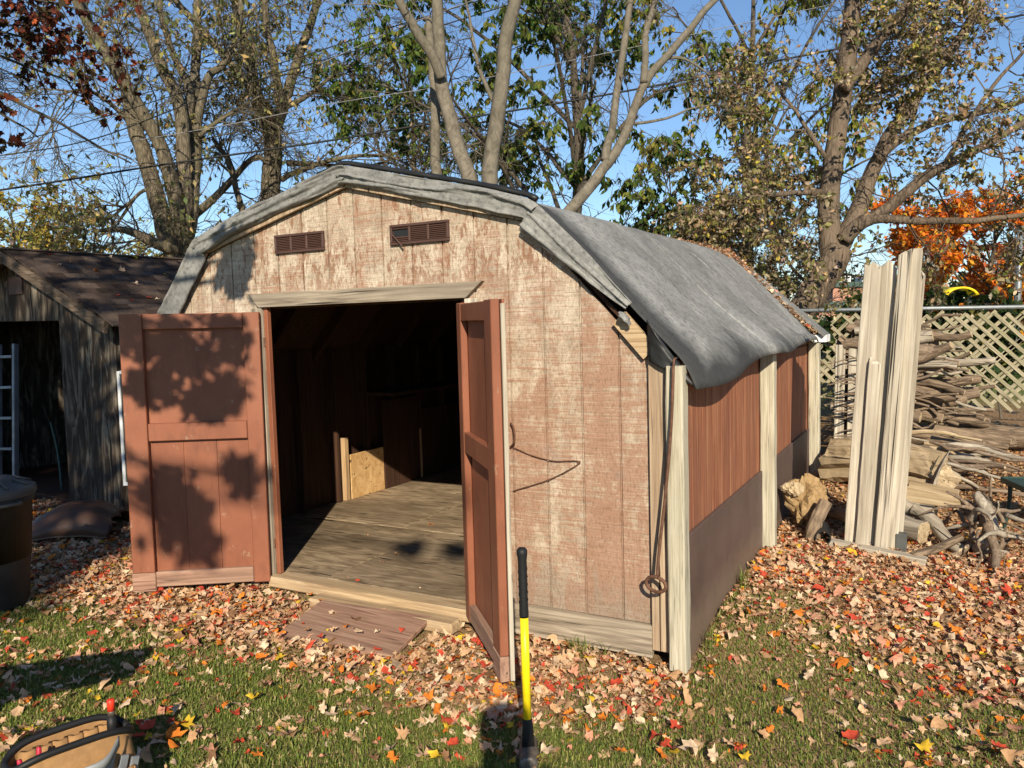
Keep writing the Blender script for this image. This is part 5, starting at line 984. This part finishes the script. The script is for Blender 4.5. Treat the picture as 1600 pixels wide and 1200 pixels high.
V = np.stack([B-sd_, B+sd_, B+l1+sd_*.8, B+l1-sd_*.8, B+l2], 1); pal = np.array([(.13, .185, .035), (.20, .25, .048), (.27, .28, .07), (.48, .38, .18)]); C = pal[rgg.choice(4, N, p=[.34, .36, .2, .1])]*(.8+.4*rgg.random((N, 1)))
tri = np.array([(0, 1, 2), (0, 2, 3), (3, 2, 4)]); o = link('grass', arr_mesh('grass', V, ((np.arange(N)*5)[:, None, None]+tri[None]).reshape(-1, 3), MATS['grass'], np.repeat(C, 5, 0))); tag(o, 'short green lawn grass growing between the fallen leaves', 'grass', kind='stuff')

# ------------------------------------------------------------------ fallen leaves
LC = np.array([(.68, .44, .26), (.78, .58, .39), (.54, .32, .165), (.30, .16, .08), (.58, .08, .04), (.76, .23, .03), (.80, .52, .04), (.68, .33, .21)])
LW = np.array([.32, .17, .16, .09, .085, .07, .02, .10])
def litter(N, pos, size, rg, lift, wts=LW, tilt=.27, MAPLE=MAPLE):
    sh = np.repeat(MAPLE[None], N, 0).copy(); sh[:, :, 1] -= .25; sh[:, :, :2] *= np.clip(1+.19*rg.standard_normal((N, len(MAPLE), 1)), .35, 1.6); hard = (rg.random((N, 1)) < .4); cur = np.where(hard, rg.normal(1.3, .6, (N, 1)), rg.normal(.2, .6, (N, 1))); cur2 = rg.normal(.2, .7, (N, 1)); sh[:, :, 2] = cur*sh[:, :, 0]**2*1.2+cur2*(sh[:, :, 1])**2*1.0+.10*rg.standard_normal((N, len(MAPLE)))*(np.abs(MAPLE[:, 0]) > .2)
    sh[:, :, 2] = np.clip(sh[:, :, 2], -.2, .2); sh[:, :, 0] *= rg.uniform(.42, 1.05, (N, 1)); a = rg.uniform(0, 6.283, N); ca, sa = np.cos(a)[:, None], np.sin(a)[:, None]
    tx, ty = tilt*rg.standard_normal((N, 1)), tilt*rg.standard_normal((N, 1)); X = sh[:, :, 0]*ca-sh[:, :, 1]*sa; Y = sh[:, :, 0]*sa+sh[:, :, 1]*ca; Z = sh[:, :, 2]+X*np.clip(tx, -.9, .9)+Y*np.clip(ty, -.9, .9)
    s = (size*(.55+.75*rg.random(N)))[:, None]; V = np.stack([X*s, Y*s, Z*s], -1); V[:, :, 2] -= V[:, :, 2].min(1)[:, None]; V += pos[:, None]; V[:, :, 2] += lift[:, None]
    c = LC[rg.choice(len(LC), N, p=wts/wts.sum())]*(.78+.4*rg.random((N, 1))); return V, np.clip(np.repeat(c, V.shape[1], 0), 0, .85)
N = 246000; lx = rgg.uniform(-4.5, 8.2, N); ly = rgg.uniform(-3.0, 6.6, N); ok = (inview(lx, ly, 40) | (inview(lx, ly, 700) & (rgg.random(N) < .36))) & free(lx, ly) & ((ly < 1.2) | (lx > 3.0)) & ((ly < 2.5) | (rgg.random(N) < .75)); lx, ly = lx[ok], ly[ok]; d = dens(lx, ly); ok = rgg.random(len(lx)) < d**1.5; ok &= ~((lx > 1.10) & (lx < 1.86) & (ly > -.62) & (ly < -.14) & (rgg.random(len(lx)) < .93)) & ~((lx > .5) & (lx < 2.05) & (ly > -.2) & (rgg.random(len(lx)) < .75)); lx, ly, d = lx[ok], ly[ok], d[ok]
N = len(lx); pos = np.stack([lx, ly, gh(lx, ly)], -1); far_ = sstep(1.8, 4., ly); V, C = litter(N, pos, .057*(1-.20*far_)*(.8+.5*rgg.random(N)**2), rgg, -.004+.034*rgg.random(N)*d*(1-.5*far_), MAPLE=MLO)
warm = np.repeat(far_, V.shape[1])[:, None]; C = C*(1-.6*warm)+np.array([[.42, .26, .13]])*.6*warm*(.6+.8*np.repeat(rgg.random(N), V.shape[1])[:, None])
o = link('leaf_litter', leaves_mesh('leaf_litter', MATS['litter'], V, C, MLO_F)); tag(o, 'drifts of dry fallen maple leaves around the sheds', 'leaf litter', kind='stuff')
# leaves caught on the rear edge of the tarp
N = 900; t = rgg.random(N); kx = np.where(t < .45, 1.75+.75*rgg.random(N), KR+(XR+.2-KR)*rgg.random(N)**1.2); kz = np.array([np.interp(x, [1.235, 2.18, 2.46, XR+.2], [ZP+.125, 2.375, 2.29, ZE+.05]) for x in kx]); ky = 4.05+.30*rgg.random(N)-.5*(t < .45)*rgg.random(N)
V, C = litter(N, np.stack([kx-.0156*kz, ky, kz], -1), np.full(N, .06), rgg, .03*rgg.random(N), np.array([3, 3, 2, 1, .2, .3, .1, 1.]))
o = link('roof_leaf_drift', leaves_mesh('roof_leaf_drift', MATS['litter'], V, C, MAPLE_F)); tag(o, 'drift of tan leaves caught along the rear roof edge', 'leaf litter', kind='stuff')
# single leaves one can pick out
LN = ['pinkish tan', 'pale tan', 'brown', 'dark brown', 'red', 'orange', 'yellow', 'rosy']; leafmesh = {}
for c in range(8):
    for v in range(4):
        rl = np.random.default_rng(c*10+v+500); w = np.zeros(8); w[c] = 1; V, C = litter(1, np.zeros((1, 3)), np.array([.076]), rl, np.zeros(1), w, .22); leafmesh[c, v] = leaves_mesh('fallen_leaf', MATS['litter'], V, C, MAPLE_F)
def leaf_obj(p, c, where, group, rl, sc=1., tilt=None):
    o = link('fallen_leaf', leafmesh[c, rl.randrange(4)]); o.location = p; o.rotation_euler = tilt or (0, 0, rl.uniform(0, 6.28)); o.scale = (sc,)*3; tag(o, f'{LN[c]} maple leaf {where}', 'leaf', group)
def zone(X): return ('by the tool bag', 'before the left door', 'before the ramp', 'by the sledgehammer', 'before the corner post', 'before the side wall', 'on the right lawn')[int(np.searchsorted([250, 470, 720, 930, 1120, 1350], X))]
rl = random.Random(12); tries = 0; picks = []
while len(picks) < 230 and tries < 9000:
    tries += 1; X, Y = rl.uniform(0, 1600), 1200-260*rl.random()**1.3; p = atz(X, Y)
    if not bool(free(np.array([p[0]]), np.array([p[1]]))[0]) or p[1] > -.25 and 0 < p[0] < 3.2: continue
    c = rl.choices(range(8), [6, 5, 3, 1.5, 4.2, 4.2, 2.6, 3])[0]; picks.append((zone(X), c, 'front row' if Y > 1130 else 'back row', X, p))
picks.sort(key=lambda q: (q[0], q[1], q[2], q[3])); cnts = {}
for zn, c, row_, X, p in picks:
    n = cnts[zn, c, row_] = cnts.get((zn, c, row_), -1)+1
    leaf_obj((p[0], p[1], float(gh(p[0], p[1]))+rl.uniform(.015, .035)), c, f'{zn}, {ORD[min(n, 28)]} from the left in the {row_}', 'single leaves on the front lawn', rl, rl.uniform(.8, 1.25))
def few(L, z, where, group, lo, hi):
    cn = {}
    for X, Y, c in sorted(L):
        n = cn[c] = cn.get(c, -1)+1; leaf_obj(tuple(atz(X, Y, z)), c, f'lying {where}, {ORD[n]} from the left', group, rl, rl.uniform(lo, hi))
few(((560, 912, 4), (660, 925, 1), (700, 915, 4), (735, 908, 4), (725, 925, 1), (520, 905, 1), (600, 880, 0), (675, 822, 5), (620, 870, 2), (700, 870, 1), (540, 905, 0), (640, 845, 3), (575, 838, 0)), .083, 'on the shed floor', 'leaves on the shed floor', .7, 1.1)
few(((503, 940, 5), (520, 985, 0), (540, 980, 5), (560, 990, 1), (590, 988, 1), (628, 985, 4), (480, 985, 3), (520, 960, 1), (500, 996, 4), (600, 955, 0), (555, 968, 3)), .06, 'on the ramp board', 'leaves on the ramp board', .6, 1.)
cn = {}
for X, Y, c in sorted(((75, 398, 4), (150, 424, 5), (190, 424, 0), (260, 430, 6), (93, 415, 0), (110, 410, 3), (210, 445, 1), (205, 470, 4), (232, 466, 4), (246, 468, 1), (183, 462, 4), (170, 404, 1), (210, 404, 6), (280, 425, 2))):
    d = ray(X, Y); Mi = old.matrix_basis.inverted(); o_ = Mi @ Vector(CAM); dl_ = Mi.to_3x3() @ Vector(d); sl = (OP-OE)/OW; t = (OP+.045-sl*o_[0]-o_[2])/(dl_[2]+sl*dl_[0]); p = CAM+d*t; n = cn[c] = cn.get(c, -1)+1; leaf_obj(tuple(p), c, f'lying on the dark shed roof, {ORD[n]} from the left', 'leaves on the dark shed roof', rl, 1.1, (.0, ang, rl.uniform(-.3, .3)))

# ------------------------------------------------------------------ out of the picture: the photographer and an added log stand, whose shadows fall on the lawn
pe = thing('person', 'person in dark jacket holding up a phone, seen only as a shadow', 'person', (4.43, -3.80, .05), YAW)
J = [(0, 0, .98), (0, -.01, 1.2), (0, -.02, 1.45), (0, -.01, 1.56), (0, -.01, 1.68), (0, -.01, 1.83), (.19, -.02, 1.43), (.27, .04, 1.2), (.13, .13, 1.50), (-.19, -.02, 1.43), (-.27, .04, 1.2), (-.13, .13, 1.50), (.10, 0, .92), (.11, .02, .50), (.11, -.02, .08), (.12, .12, .04), (-.10, 0, .92), (-.11, .02, .50), (-.11, -.02, .08), (-.12, .12, .04)]
Eg = [(0, 1), (1, 2), (2, 3), (3, 4), (4, 5), (2, 6), (6, 7), (7, 8), (2, 9), (9, 10), (10, 11), (0, 12), (12, 13), (13, 14), (14, 15), (0, 16), (16, 17), (17, 18), (18, 19)]
RD = [.15, .145, .14, .075, .125, .115, .07, .05, .035, .07, .05, .035, .09, .065, .05, .04, .09, .065, .05, .04]
me = bpy.data.meshes.new('body'); me.from_pydata(J, Eg, []); o = link('body', me, pe); me.materials.append(MATS['cloth']); sk_ = o.modifiers.new('skin', 'SKIN')
for i, v in enumerate(me.skin_vertices[0].data): v.radius = (RD[i], RD[i]*(.75 if i < 3 else 1)); v.use_root = i == 0
o.modifiers.new('sub', 'SUBSURF').levels = 2
sw = thing('added_sawbuck', 'wooden log stand out of the picture, added to cast the diagonal lawn shadow', 'added_sawbuck', (.95, -2.95, 0), R_(38))  # invented stand and log, placed unseen to cast the diagonal shadow at left
for x in (-.25, .25):
    for s in (-1, 1):
        mb = MB(); mb.box(-.03, .03, -.02, .02, 0, .86, .004); o = mb.build('leg', MATS['greywood'], sw); o.matrix_local = Matrix.Translation((x+.022*s, -.30*s, 0)) @ Matrix.Rotation(R_(-28)*s, 4, 'X')
part('stretcher', 'greywood_x', (-.3, .3, -.02, .02, .27, .32), sw)
log((.42, -3.35, .60), (1.54, -2.50, .84), .12, .09, 'logbark', 'barked log out of the picture, added to cast the diagonal lawn shadow', .03, 91, group=None)
